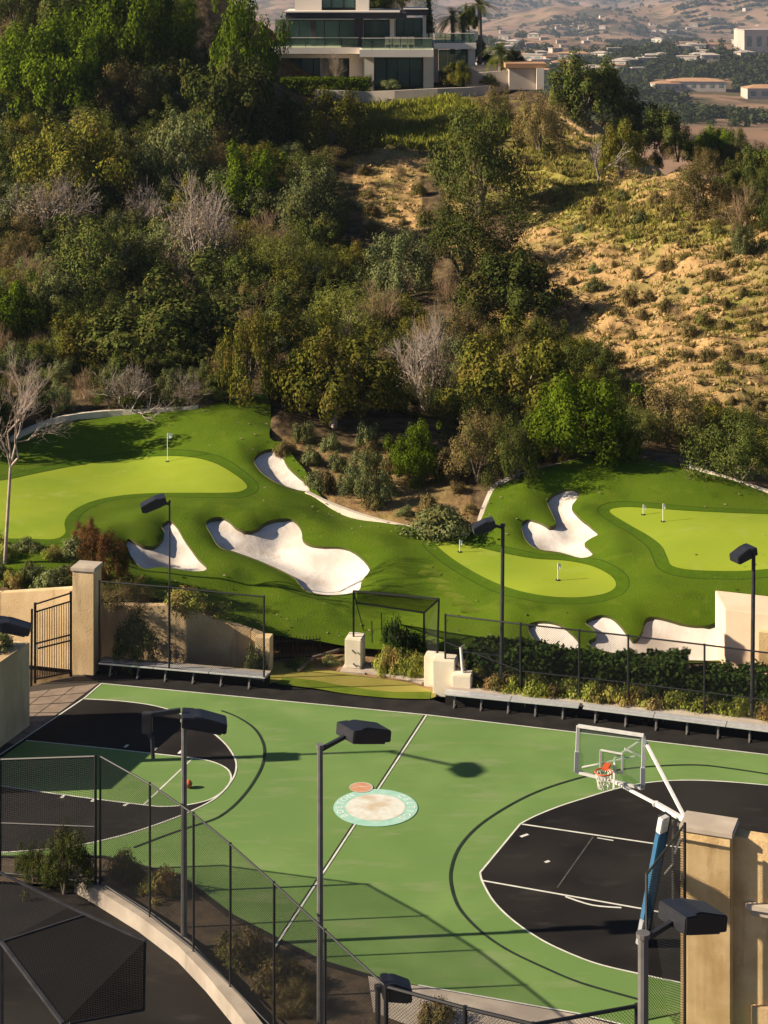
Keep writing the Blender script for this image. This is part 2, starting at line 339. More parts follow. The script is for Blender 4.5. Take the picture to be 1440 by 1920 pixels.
BUNKERS = [tr(smooth(b, 3, True)) for b in (
 [(476,866),(490,852),(512,848),(528,858),(540,878),(555,894),(576,910),(580,922),(560,921),(530,912),(505,900),(485,884)],
 [(303,992),(318,983),(332,995),(345,1015),(360,1035),(375,1055),(388,1068),(382,1076),(355,1075),(325,1070),(300,1066),(270,1068),(250,1052),(238,1030),(240,1016),(260,1024),(286,1028),(302,1018),(308,1004)],
 [(386,992),(398,980),(418,978),(432,988),(445,1000),(465,1005),(482,1000),(498,988),(525,982),(550,983),(565,1000),(568,1020),(585,1032),(610,1036),(645,1038),(675,1052),(693,1072),(689,1085),(678,1098),(672,1114),(640,1120),(605,1120),(575,1113),(560,1100),(550,1088),(520,1072),(480,1055),(440,1040),(412,1030),(396,1010)],
 [(978,992),(990,982),(1010,985),(1030,993),(1042,985),(1035,965),(1026,946),(1036,930),(1060,922),(1084,925),(1082,938),(1072,955),(1090,975),(1105,985),(1122,1000),(1110,1008),(1096,1020),(1105,1032),(1112,1042),(1090,1048),(1050,1038),(1010,1033),(985,1018)],
 [(990,1176),(1010,1168),(1040,1172),(1065,1185),(1087,1206),(1075,1216),(1040,1212),(1005,1203)],
 [(1097,1172),(1120,1160),(1145,1162),(1165,1178),(1187,1199),(1202,1188),(1212,1165),(1240,1163),(1290,1172),(1330,1172),(1366,1166),(1368,1228),(1300,1234),(1200,1228),(1130,1216),(1102,1204),(1118,1195),(1112,1182)])]
GPT = [(p[0], p[1]) for p in TURF]
# attributes of the ground cover: 0 soil .. 1 green, litter under the thicket
def grassmap(px, py):
    g = np.zeros_like(px)
    def blob(cx, cy, rx, ry, a): return a*np.exp(-(((px-cx)/rx)**2+((py-cy)/ry)**2))
    for b in ((800,225,120,45,1.3),(700,210,80,40,.9),(1060,330,70,55,.9),(1120,400,110,45,.55),(1250,430,120,40,.6),(1400,560,90,60,.35),(1000,310,50,60,.7),(930,330,60,60,.5)): g = g+blob(*b)
    return np.clip(g, 0, 1)
BARE = [(670,280),(760,270),(830,320),(850,480),(930,620),(900,680),(1000,640),(1130,700),(1180,770),(1460,790),(1460,400),(1290,330),(1040,195),(1000,200),(960,330),(1010,420),(930,470),(830,330),(790,330),(800,450),(690,440),(660,330)]
# ---- hillside sheet
xs = np.arange(-62, 62.01, .4); ys = np.r_[np.arange(64, 132, .4), np.arange(132, 242, .8)]
gx, gy = np.meshgrid(xs, ys); fx, fy = gx.ravel(), gy.ravel(); hz = hgt(fx, fy)
ppx, ppy = proj(fx, fy, hz)
bare = inpoly(np.c_[ppx, ppy], BARE).astype(float); bare = np.maximum(bare, .52*inpoly(np.c_[ppx, ppy], [(495,815),(640,825),(760,860),(890,915),(890,1005),(700,980),(600,940),(540,880)]))
rough = .45*(fbm(fx*.4, fy*.25, 4, 3)-.5)+.85*np.maximum(0, fbm(fx*1.25+.5*fy, fy*.8, 3, 9)-.5)
pts2 = np.c_[fx, fy]; ins = inpoly(pts2, GPT); dt = dpoly(pts2, GPT)
k = np.where(ins, -1.0*sstep(.0, .6, dt)-.03, sstep(.3, 3, dt)*rough*(.6+1.0*bare))
front = 66.0-.27*fx
hz2 = hz+k; w = sstep(1.2, 3.4, fy-front+.0*fx); hz2 = np.where(w < 1, hz2*w+(1-w)*(-.5), hz2)
nx, ny = len(xs), len(ys); idx = np.arange(nx*ny).reshape(ny, nx)
hf = np.stack([idx[:-1, :-1], idx[:-1, 1:], idx[1:, 1:], idx[1:, :-1]], -1).reshape(-1, 4)
m = bpy.data.materials.new('hill_ground'); m.use_nodes = True; n = m.node_tree.nodes; l = m.node_tree.links; b = n['Principled BSDF']; b.inputs['Roughness'].default_value = .95; b.inputs['Specular IOR Level'].default_value = .1
def _noise(sc, det=4):
    t = n.new('ShaderNodeTexNoise'); t.inputs['Scale'].default_value = sc; t.inputs['Detail'].default_value = det; ge = n.new('ShaderNodeNewGeometry'); l.new(ge.outputs['Position'], t.inputs['Vector']); return t.outputs[0]
def _mr(s, a, c, o0=0, o1=1):
    r = n.new('ShaderNodeMapRange'); r.inputs[1].default_value = a; r.inputs[2].default_value = c; r.inputs[3].default_value = o0; r.inputs[4].default_value = o1; l.new(s, r.inputs[0]); return r.outputs[0]
def _mix(f, a, c):
    x = n.new('ShaderNodeMix'); x.data_type = 'RGBA'; l.new(f, x.inputs[0])
    for s, q in ((a, 6), (c, 7)):
        if isinstance(s, tuple): x.inputs[q].default_value = (*s, 1)
        else: l.new(s, x.inputs[q])
    return x.outputs[2]
def _ma(op, a, c):
    q = n.new('ShaderNodeMath'); q.operation = op; q.use_clamp = True
    for i, s in enumerate((a, c)):
        if isinstance(s, (int, float)): q.inputs[i].default_value = s
        else: l.new(s, q.inputs[i])
    return q.outputs[0]
ag = n.new('ShaderNodeAttribute'); ag.attribute_name = 'grass'; ab = n.new('ShaderNodeAttribute'); ab.attribute_name = 'bare'
soil = _mix(_mr(_noise(.7), .35, .65), (.37, .24, .105), (.47, .31, .14))
soil = _mix(_mr(_noise(2.6, 5), .52, .66), soil, (.25, .155, .07))
soil = _mix(_mr(_noise(.35, 5), .50, .62), soil, (.26, .20, .075))
litter = _mix(_mr(_noise(1.4), .4, .6), (.065, .045, .025), (.14, .10, .055))
base = _mix(_mr(ab.outputs['Fac'], .3, .7), litter, soil)
gcol = _mix(_mr(_noise(1.1), .4, .62), (.17, .17, .03), (.33, .28, .08))
gm = _ma('ADD', _ma('MULTIPLY', ag.outputs['Fac'], 1.0), _mr(_noise(.6, 6), .3, .75, -.3, .55))
l.new(_mix(_mr(gm, .3, .6), base, gcol), b.inputs['Base Color'])
bp = n.new('ShaderNodeBump'); bp.inputs['Distance'].default_value = .12; l.new(_noise(2.2, 6), bp.inputs['Height']); l.new(bp.outputs[0], b.inputs['Normal'])
MAT['hill_ground'] = m
hill = npmesh('hillside', np.c_[fx, fy, hz2], hf, m, smooth_=True); hill['kind'] = 'structure'
for nm, arr in (('grass', grassmap(ppx, ppy)), ('bare', bare)):
    a_ = hill.data.attributes.new(nm, 'FLOAT', 'POINT'); a_.data.foreach_set('value', arr.astype(np.float32))

# ---- turf, greens, bunkers: one triangulation cut along their outlines
def dens(poly, s=.35):
    out = []
    for i in range(len(poly)):
        a = np.array(poly[i][:2]); c = np.array(poly[(i+1) % len(poly)][:2]); q = max(1, int(np.linalg.norm(c-a)/s))
        out += [tuple(a+(c-a)*j/q) for j in range(q)]
    return out
loops = [dens(p) for p in [TURF]+GREENS+BUNKERS]
vv, ee = [], []
for lp in loops:
    k0 = len(vv); vv += [Vector(p) for p in lp]; ee += [(k0+i, k0+(i+1) % len(lp)) for i in range(len(lp))]
tx = np.array(loops[0]); g1, g2 = np.meshgrid(np.arange(tx[:, 0].min(), tx[:, 0].max(), .38), np.arange(tx[:, 1].min(), tx[:, 1].max(), .38))
gp = np.c_[g1.ravel(), g2.ravel()]; gp = gp+rng.uniform(-.06, .06, gp.shape); gp = gp[inpoly(gp, loops[0])]
near = np.min([dpoly(gp, lp) for lp in loops], axis=0); gp = gp[near > .16]
vv += [Vector(p) for p in gp]
cv, ce_, cf, *_r = geometry.delaunay_2d_cdt(vv, ee, [], 0, 1e-5)
cv = np.array([tuple(p) for p in cv]); cf = np.array([tuple(f) for f in cf]); cen = cv[cf].mean(1)
reg = np.where(inpoly(cen, loops[0]), 0, -1)
for i, lp in enumerate(loops[1:]): reg[inpoly(cen, lp) & (reg >= 0)] = i+1
ch = hgt(cv[:, 0], cv[:, 1])
gd = np.min([np.where(inpoly(cv, g), 0, dpoly(cv, g)) for g in loops[1:4]], axis=0)
bdist = np.min([dpoly(cv, q) for q in loops[4:]], axis=0); inb = np.any([inpoly(cv, q) for q in loops[4:]], axis=0)
mound = .20*np.exp(-((bdist-.9)/.8)**2)*(~inb)*sstep(.2, 1.2, gd)+.55*(fbm(cv[:, 0]*.22, cv[:, 1]*.30, 2, 5)-.5)*sstep(.3, 2.2, gd)
ch = ch+mound+.03
m = bpy.data.materials.new('turf'); m.use_nodes = True; n = m.node_tree.nodes; l = m.node_tree.links; b = n['Principled BSDF']; b.inputs['Roughness'].default_value = .95; b.inputs['Specular IOR Level'].default_value = .1
ad = n.new('ShaderNodeAttribute'); ad.attribute_name = 'green_distance'
tc = _mix(_mr(_noise(.5, 4), .35, .65), (.060, .112, .003), (.088, .145, .005))
tc = _mix(_mr(_noise(22, 3), .3, .7), tc, (.080, .135, .006)); tc = _mix(_mr(_noise(1.6, 6), .54, .72), tc, (.10, .145, .010)); tc = _mix(_mr(_noise(.9, 7), .58, .72), tc, (.055, .10, .004))
fr = _mix(_mr(_noise(3, 3), .3, .7), (.055, .110, .003), (.072, .13, .005))
d_ = ad.outputs['Fac']
infr = _ma('MULTIPLY', _ma('LESS_THAN', d_, .48), _ma('GREATER_THAN', d_, .0005))
tc = _mix(infr, tc, fr)
ln = _ma('MULTIPLY', _ma('LESS_THAN', d_, .53), _ma('GREATER_THAN', d_, .47))
tc = _mix(ln, tc, (.04, .075, .005))
l.new(tc, b.inputs['Base Color'])
bp = n.new('ShaderNodeBump'); bp.inputs['Distance'].default_value = .03; l.new(_noise(26, 4), bp.inputs['Height']); l.new(bp.outputs[0], b.inputs['Normal']); MAT['turf'] = m
def region(name, r, m_, zf):
    f = cf[reg == r]; u, inv = np.unique(f, return_inverse=True); f = inv.reshape(-1, 3); xy = cv[u]
    a, c_, d = xy[f[:, 0]], xy[f[:, 1]], xy[f[:, 2]]; cr = (c_[:, 0]-a[:, 0])*(d[:, 1]-a[:, 1])-(c_[:, 1]-a[:, 1])*(d[:, 0]-a[:, 0])
    f[cr < 0] = f[cr < 0][:, ::-1]
    o = npmesh(name, np.c_[xy, zf(u)], f, m_, smooth_=True); o['kind'] = 'structure'; return o, u
turf, u = region('turf', 0, MAT['turf'], lambda u: ch[u])
a_ = turf.data.attributes.new('green_distance', 'FLOAT', 'POINT'); a_.data.foreach_set('value', gd[u].astype(np.float32))
for i in range(3): region('putting_green', i+1, MAT['putt'], lambda u: ch[u]-.012)
for i in range(6):
    lp = loops[4+i]
    def sandz(u):
        d = dpoly(cv[u], lp); return ch[u]-.10-.30*sstep(0, 1.3, d)+.05*(fbm(cv[u][:, 0]*1.5, cv[u][:, 1]*1.5, 3, 8)-.5)
    o, u = region('sand_bunker', 4+i, MAT['sand'], sandz)
    q = np.array(lp); gq = np.min([np.where(inpoly(q, g), 0, dpoly(q, g)) for g in loops[1:4]], axis=0); zz = hgt(q[:, 0], q[:, 1])+.20*np.exp(-(.9/.8)**2)*sstep(.2, 1.2, gq)+.55*(fbm(q[:, 0]*.22, q[:, 1]*.30, 2, 5)-.5)*sstep(.3, 2.2, gq)+.03
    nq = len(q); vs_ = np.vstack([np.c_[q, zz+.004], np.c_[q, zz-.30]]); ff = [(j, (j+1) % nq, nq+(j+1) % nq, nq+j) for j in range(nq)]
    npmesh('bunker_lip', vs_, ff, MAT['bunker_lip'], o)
def th(x, y): return float(hgt(x, y)[0])
def zat(p, dz=0): return Vector((p[0], p[1], th(p[0], p[1])+dz))
# kerbs along the turf
def kerb(pts, w=.22, hgt_=.16, label=''):
    pp = tr(smooth(pts, 4)); mb = MB(); n_ = len(pp); L = []
    for i in range(n_):
        a = Vector(pp[max(i-1, 0)]); c = Vector(pp[min(i+1, n_-1)]); t = (c-a); t.z = 0; t.normalize(); s = Vector((-t.y, t.x, 0))*w/2; p = zat(pp[i])
        L.append([p-s-Vector((0, 0, .3)), p+s-Vector((0, 0, .3)), p+s+Vector((0, 0, hgt_)), p-s+Vector((0, 0, hgt_))])
    for i in range(n_-1): mb.box8([L[i][0], L[i][1], L[i+1][1], L[i+1][0], L[i][3], L[i][2], L[i+1][2], L[i+1][3]])
    o = mb.build('stone_kerb', MAT['stone_kerb']); tag(o, label, 'kerb')
kerb([(0,838),(60,806),(120,786),(200,776),(330,770),(372,765)], label='pale stone kerb along the shaded back bank of the left green')
kerb([(438,749),(465,744),(500,741)], w=.16, hgt_=.1, label='short pale kerb at the top of the grassy knoll')
kerb([(575,928),(620,950),(700,978),(790,998),(880,1006)], label='pale kerb curving under the planted bank in the middle')
kerb([(903,985),(915,950),(938,912),(1000,890),(1090,867)], w=.4, label='broad pale kerb climbing beside the shaded bunker')
kerb([(1290,878),(1360,900),(1440,926),(1540,960)], w=.18, label='thin pale kerb behind the right hand green')
# turf steps
st = [(790,1062),(806,1076),(822,1090),(838,1104),(852,1118),(868,1131),(886,1144)]
steps = thing('turf_steps', at(838,1104), 'flight of grassy steps climbing the turf slope left of the front green', 'steps')
for (px, py) in st:
    p = at(px, py); mb = MB(); q = zat(p, .02)
    mb.box(q+Vector((.05, 0, -.03)), (.95, .42, .15), -.35); mb.build('step', MAT['turf_near'], steps, .03)
# golf flags
def pin(px, y0, y1, label, flag=True):
    p = at(px, y1); h = (y1-y0)*p.y/FPX; t = thing('golf_flag', p, label, 'golf flag', 'golf flags on the greens')
    MB().tube([p-Vector((0, 0, .1)), p+Vector((0, 0, h))], .015, 6).build('pole', MAT['flag_white'], t)
    MB().tube([p+Vector((0, 0, .03)), p+Vector((0, 0, .035))], .10, 10).build('cup', MAT['cup_dark'], t)
    s = .22 if flag else .1
    MB().raw([p+Vector((.02, 0, h)), p+Vector((.02+s, .03, h-.05)), p+Vector((.02+s*.8, -.02, h-.2)), p+Vector((.02, 0, h-.26)),
              p+Vector((.02, .012, h)), p+Vector((.02+s, .042, h-.05)), p+Vector((.02+s*.8, -.008, h-.2)), p+Vector((.02, .012, h-.26))], [(0,1,2,3),(7,6,5,4),(0,4,5,1),(1,5,6,2),(2,6,7,3),(3,7,4,0)]).build('flag', MAT['flag_white'], t)
pin(314, 812, 866, 'tall golf flag at the back of the left green'); pin(1206, 946, 966, 'short pin at the far left edge of the right green', False)
pin(1243, 944, 979, 'white pin in the middle of the right hand green', False); pin(862, 1012, 1036, 'short pin on the narrow end of the front green', False); pin(1046, 1056, 1089, 'white pin in the middle of the front green', False)
# loose clods and grass tufts on the bare slope
def slope_points(poly, n_, seed):
    r = np.random.default_rng(seed); pl = np.array(poly); out = []
    q = np.c_[r.uniform(pl[:, 0].min(), pl[:, 0].max(), n_*4), r.uniform(pl[:, 1].min(), pl[:, 1].max(), n_*4)]
    return q[inpoly(q, poly)][:n_]
yg = np.arange(84, 175, .8)
def at_many(q):
    zz = CAMH-(q[:, 1:2]-YHOR)*yg/FPX; xx = (q[:, 0:1]-720)*yg/FPX
    d = hgt(xx.ravel(), np.tile(yg, len(q))).reshape(len(q), -1)-zz; k_ = np.argmax(d > 0, 1); y = yg[k_]
    ok = (d > 0).any(1); return ((q[:, 0]-720)*y/FPX)[ok], y[ok]
# surface incl. roughness for scattered things
def surf(x, y):
    pxx, pyy = proj(x, y, hgt(x, y)); br = inpoly(np.c_[pxx, pyy], BARE).astype(float); dd = dpoly(np.c_[x, y], GPT)
    r_ = .45*(fbm(x*.4, y*.25, 4, 3)-.5)+.85*np.maximum(0, fbm(x*1.25+.5*y, y*.8, 3, 9)-.5)
    return hgt(x, y)+sstep(.3, 3, dd)*r_*(.6+1.0*br)
x_, y_ = at_many(slope_points(BARE, 2600, 3)); z_ = surf(x_, y_)
octv = np.array([(1,0,0),(0,1,0),(-1,0,0),(0,-1,0),(0,0,.7),(0,0,-.7)], float); octf = np.array([(0,1,4),(1,2,4),(2,3,4),(3,0,4),(1,0,5),(2,1,5),(3,2,5),(0,3,5)])
s_ = rng.uniform(.05, .20, len(x_)); vs_ = octv[None]*s_[:, None, None]*rng.uniform(.6, 1.3, (len(x_), 6, 3))+np.c_[x_, y_, z_][:, None]
o = npmesh('soil_clods', vs_, (octf[None]+6*np.arange(len(x_))[:, None, None]).reshape(-1, 3), MAT['clod']); tag(o, 'loose tan soil clods strewn over the bare slope', 'clods', kind='stuff')
def tufts(name, poly, n_, mt, seed, hh, label, gmin=None):
    q = slope_points(poly, n_, seed)
    if gmin is not None: q = q[np.random.default_rng(seed).random(len(q)) < gmin+grassmap(q[:, 0], q[:, 1])]
    x, y = at_many(q); z = surf(x, y); nb = 9; r = np.random.default_rng(seed+1)
    base_ = np.c_[x, y, z-.04][:, None, :]+np.r_['2', r.normal(0, .16, (len(x), nb, 2)), np.zeros((len(x), nb, 1))]
    ang = r.uniform(0, 6.28, (len(x), nb)); hgt__ = r.uniform(.4, 1, (len(x), nb))*hh*r.uniform(.5, 1.3, (len(x), 1)); wd = hgt__*.22
    t_ = np.stack([np.cos(ang), np.sin(ang), 0*ang], -1); lean = np.stack([r.normal(0, .4, ang.shape)*hgt__, r.normal(0, .4, ang.shape)*hgt__, hgt__], -1)
    v_ = np.stack([base_-t_*wd[..., None], base_+t_*wd[..., None], base_+lean], 2).reshape(-1, 3)
    o = npmesh(name, v_, np.arange(len(v_)).reshape(-1, 3), mt); tag(o, label, 'grass', kind='stuff')
tufts('dry_grass', BARE, 13000, MAT['grass_blade'], 21, .27, 'tufts of dry yellow grass scattered over the bare slope', .25)
tufts('green_grass', [(640,175),(760,170),(900,200),(960,250),(900,290),(700,280),(650,230)], 2600, MAT['grass_green'], 31, .75, 'yellow green grass below the garden wall of the house')
tufts('ridge_grass', [(1000,200),(1290,340),(1440,420),(1440,520),(1250,480),(1080,420),(990,330)], 2600, MAT['grass_blade'], 41, .4, 'yellowing grass along the ridge path', .1)

# fallen leaves on the turf near the brush
lp_ = np.array([p[:2] for p in TURF]); q_ = np.c_[rng.uniform(lp_[:, 0].min(), lp_[:, 0].max(), 9000), rng.uniform(lp_[:, 1].min(), lp_[:, 1].max(), 9000)]
q_ = q_[inpoly(q_, GPT)]; q_ = q_[rng.random(len(q_)) < np.exp(-dpoly(q_, GPT)/.9)*.8]; inb_ = np.any([inpoly(q_, l_) for l_ in loops[4:]], axis=0); q_ = q_[~inb_]
near_ = np.argmin(((q_[:, None, 0]-cv[None, ::1, 0])**2+(q_[:, None, 1]-cv[None, ::1, 1])**2), axis=1); z_ = ch[near_]+.05
a1 = rng.uniform(0, 6.28, len(q_)); s1 = rng.uniform(.03, .08, len(q_)); e1 = np.c_[np.cos(a1), np.sin(a1), 0*a1]*s1[:, None]; e2 = np.c_[-np.sin(a1), np.cos(a1), 0*a1+.4]*s1[:, None]*.6; c0 = np.c_[q_, z_]
o = npmesh('fallen_leaves', np.stack([c0-e1, c0-e2, c0+e1, c0+e2], 1), np.arange(4*len(q_)).reshape(-1, 4), MAT['leaf_dry']); tag(o, 'dry fallen leaves strewn along the edges of the turf', 'leaves', kind='stuff')

pp_ = [Vector(p) for p in tr(smooth([(1022,200),(1060,222),(1110,258),(1170,292),(1230,318),(1290,345),(1350,378),(1440,418)], 6))]; v_ = []
for i, p in enumerate(pp_):
    t_ = (pp_[min(i+1, len(pp_)-1)]-pp_[max(i-1, 0)]); t_.z = 0; t_.normalize(); s = Vector((-t_.y, t_.x, 0))
    for k_ in (-.55, -.45, .45, .55):
        q = p+s*k_; v_.append((q.x, q.y, float(surf(np.array([q.x]), np.array([q.y]))[0])+(.12 if abs(k_) < .5 else -.3)))
o = npmesh('ridge_path', v_, [(4*i+j, 4*i+j+1, 4*i+j+5, 4*i+j+4) for i in range(len(pp_)-1) for j in range(3)], MAT['clod']); o['kind'] = 'structure'

# ------------------------------------------------------------------ vegetation prototypes (unit crown: radius 1, height 2h0 above the ground)
def leafquads(c, nrm, size, r, asp=.5):
    n_ = len(c); nrm = nrm/np.maximum(np.linalg.norm(nrm, axis=1, keepdims=True), 1e-6)
    t = np.cross(nrm, r.normal(size=(n_, 3))); t /= np.maximum(np.linalg.norm(t, axis=1, keepdims=True), 1e-6); b_ = np.cross(nrm, t)
    s = size[:, None]; v = np.stack([c-t*s*.5, c-b_*s*asp*.5+nrm*s*.1, c+t*s*.5, c+b_*s*asp*.5+nrm*s*.1], 1).reshape(-1, 3)
    return v, np.arange(4*n_).reshape(-1, 4)
def crown_mesh(seed, nc, nl, leaf, hz_, low=.05, cl=(.22, .42), asp=.55, up=.35, spiky=0.0, ctr=.40):
    r = np.random.default_rng(seed)
    d = r.normal(size=(nc, 3)); d /= np.linalg.norm(d, axis=1, keepdims=True); d[:, 2] = np.abs(d[:, 2])*1.0-(.35 if ctr > .5 else .5)*r.random(nc)
    az_ = np.arctan2(d[:, 1], d[:, 0]); rad = r.uniform(.55, .90, nc)*(1+.15*np.sin(3*az_+seed)+.13*np.sin(5*az_+seed*2.3+3*d[:, 2])+.10*r.normal(size=nc))
    cc = d*rad[:, None]; cr = r.uniform(cl[0], cl[1], nc)
    w = cr**2; k_ = r.choice(nc, nl, p=w/w.sum())
    q = r.normal(size=(nl, 3)); q /= np.linalg.norm(q, axis=1, keepdims=True); rr = r.random(nl)**.33*(1+spiky*np.maximum(0, r.normal(size=nl)))
    p = cc[k_]+q*(rr*cr[k_])[:, None]; out = p/np.maximum(np.linalg.norm(p, axis=1, keepdims=True), .05)
    nrm = q*1.25+out*.4+r.normal(size=(nl, 3))*.33+np.array((0, 0, up*.5))
    p = p*np.array((1, 1, hz_))+np.array((0, 0, hz_*ctr+low)); p = p[:, :]
    keep = p[:, 2] > .01; p, nrm = p[keep], nrm[keep]
    sz = leaf*r.uniform(.55, 1.5, len(p)); v, f = leafquads(p, nrm, sz, r, asp)
    return npmesh('_crown', v, f, None)
def branches(seed, depth, n0, L, spread, r0, upb=.35, lean=(0, 0, 1), nsplit=(2, 3), trunk=0.0, taper=.62):
    r = np.random.default_rng(seed); segs = []
    def rec(p, d, L_, rad, k):
        m_ = p+d*L_*.5+r.normal(size=3)*L_*.06; e = p+d*L_+r.normal(size=3)*L_*.08
        segs.append((p, m_, rad, rad*.85)); segs.append((m_, e, rad*.85, rad*taper))
        if k <= 0: return
        for _ in range(r.integers(nsplit[0], nsplit[1]+1)):
            nd = d+r.normal(size=3)*spread; nd[2] += upb; nd /= np.linalg.norm(nd)
            rec(e if r.random() < .7 else m_, nd, L_*r.uniform(.6, .85), rad*taper, k-1)
    base = np.array((0, 0, 0.)); d0 = np.array(lean, float); d0 /= np.linalg.norm(d0)
    if trunk > 0:
        segs.append((base, base+d0*trunk, r0*1.4, r0*1.1)); base = base+d0*trunk
    for i in range(n0):
        d = d0+r.normal(size=3)*spread; d[2] = abs(d[2])+.1; d /= np.linalg.norm(d); rec(base, d, L, r0, depth)
    return segs
def segmesh(segs, name='_twigs', n_=3):
    a = np.array([s[0] for s in segs]); b_ = np.array([s[1] for s in segs]); ra = np.array([s[2] for s in segs]); rb = np.array([s[3] for s in segs])
    t = b_-a; t /= np.maximum(np.linalg.norm(t, axis=1, keepdims=True), 1e-6); u = np.cross(t, (.31, .77, .55)); u /= np.maximum(np.linalg.norm(u, axis=1, keepdims=True), 1e-6); w = np.cross(t, u)
    an = np.arange(n_)*2*np.pi/n_; ring = np.cos(an)[None, :, None]*u[:, None]+np.sin(an)[None, :, None]*w[:, None]
    v = np.concatenate([a[:, None]+ring*ra[:, None, None], b_[:, None]+ring*rb[:, None, None]], 1).reshape(-1, 3)
    f = np.array([(j, (j+1) % n_, n_+(j+1) % n_, n_+j) for j in range(n_)]); f = (f[None]+2*n_*np.arange(len(segs))[:, None, None]).reshape(-1, 4)
    return npmesh(name, v, f, None)
def trunk_mesh(seed, h_=.9):
    return segmesh(branches(seed, 2, 3, .42*h_, .38, .045, .45, nsplit=(2, 2)), '_trunk', 5)
# one list of variants per kind: (crown mesh, trunk mesh)
KIND = {}
def kind(name, leaf_m, bark_m, variants):
    L = []
    for c_, t_ in variants:
        c_ = c_.copy(); c_.materials.append(MAT[leaf_m]); t_ = t_.copy(); t_.materials.append(MAT[bark_m]); L.append((c_, t_))
    KIND[name] = L
trs = [trunk_mesh(s) for s in (1, 2, 3)]
broad = [crown_mesh(s, 62, 14000, .052, .95, cl=(.13, .26), asp=.6) for s in (101, 102, 103)]
big = [crown_mesh(s, 75, 20000, .044, .95, cl=(.09, .26), asp=.65, spiky=.15) for s in (111, 112, 113)]
treelike = [crown_mesh(s, 64, 13000, .050, .95, cl=(.12, .25), asp=.6, ctr=.50) for s in (161, 162, 163)]
fine = [crown_mesh(s, 60, 14000, .040, .85, cl=(.13, .26), asp=.42, spiky=.12) for s in (121, 122, 123)]
fluffy = [crown_mesh(s, 26, 14000, .038, .9, cl=(.24, .42), asp=.25, spiky=.12) for s in (131, 132)]
ragged = [crown_mesh(s, 60, 11000, .048, .9, cl=(.11, .24), asp=.5, spiky=.2) for s in (141, 142, 143)]
low = [crown_mesh(s, 30, 3200, .10, .6, cl=(.2, .42), asp=.5, spiky=.3) for s in (151, 152, 153)]
kind('ficus', 'leaf_ficus', 'bark', zip(big, trs)); kind('oak', 'leaf_oak', 'bark', zip(broad, trs)); kind('sage', 'leaf_sage', 'bark', zip(ragged, trs))
kind('sumac', 'leaf_sumac', 'bark_pale', zip(treelike, trs)); kind('acacia', 'leaf_acacia', 'bark', zip(fluffy, trs)); kind('brown', 'leaf_brown', 'bark', zip(fine, trs))
kind('olive', 'leaf_sumac', 'bark', zip(ragged, trs)); kind('oakfine', 'leaf_oak', 'bark', zip(fine, trs)); kind('red', 'leaf_red', 'red_twig', zip(ragged, trs))
kind('scrub', 'leaf_brown', 'bark', zip(low, trs)); kind('scrubgreen', 'leaf_sage', 'bark', zip(low, trs)); kind('flower', 'leaf_flower', 'bark', zip(low, trs)); kind('ground', 'leaf_sage', 'bark', zip(low, trs))
kind('hedgebush', 'leaf_hedge', 'bark', zip(low, trs))
# dry shrubs: a haze of thin twigs with a few papery leaves
dryt = [segmesh(branches(s, 5, 7, .42, .42, .022, .16, nsplit=(2, 3)), '_twigs') for s in (201, 202, 203)]
dryl = [crown_mesh(s, 40, 3000, .045, .8, cl=(.14, .3), asp=.22, spiky=.4) for s in (211, 212, 213)]
kind('dry', 'leaf_dry', 'twig_grey', zip(dryl, dryt)); kind('drybrown', 'leaf_brown', 'twig_brown', zip(dryl, dryt))
print('proto tris', sum(len(m_.loops)-2*len(m_.polygons) for k_ in KIND.values() for p_ in k_ for m_ in p_))
NICE = {'ficus': ('leafy_tree', 'tree'), 'oak': ('oak_shrub', 'shrub'), 'oakfine': ('oak_shrub', 'shrub'), 'sage': ('sage_shrub', 'shrub'), 'sumac': ('sumac_shrub', 'shrub'), 'olive': ('sumac_shrub', 'shrub'),
        'acacia': ('acacia_shrub', 'shrub'), 'brown': ('brown_shrub', 'shrub'), 'dry': ('dry_shrub', 'dry shrub'), 'drybrown': ('dry_shrub', 'dry shrub'), 'red': ('red_shrub', 'shrub'),
        'scrub': ('scrub_bush', 'scrub'), 'scrubgreen': ('scrub_bush', 'scrub'), 'flower': ('flower_bush', 'bush'), 'ground': ('ground_cover_plant', 'plant'), 'hedgebush': ('hedge_bush', 'bush')}
def _top(me):
    a = np.empty(len(me.vertices)*3, np.float32); me.vertices.foreach_get('co', a); return float(np.percentile(a[2::3], 99.7))
TOPZ = {k_: [_top(p_[0]) for p_ in L] for k_, L in KIND.items()}
_cnt = [0]
def plant(kd, p, wid, hei, label, group=None, name=None, sink=.12):
    _cnt[0] += 1; i = _cnt[0]; j = i % len(KIND[kd]); c_, t_ = KIND[kd][j]; nm, cat = NICE[kd]
    e = thing(name or nm, Vector(p)-Vector((0, 0, sink)), label, cat, group); s = wid/2*.92; sz = (hei+sink)/TOPZ[kd][j]
    e.rotation_euler = (0, 0, (i*2.399) % 6.283); e.scale = (s, s, sz)
    link('crown', c_, None, e); link('trunk' if kd not in ('dry', 'drybrown') else 'branches', t_, None, e); return e
def px_plant(kd, px, py, wpx, hpx, label, group=None, **kw):
    p = at(px, py); return plant(kd, p, wpx*p.y/FPX, hpx*p.y/FPX, label, group, **kw)
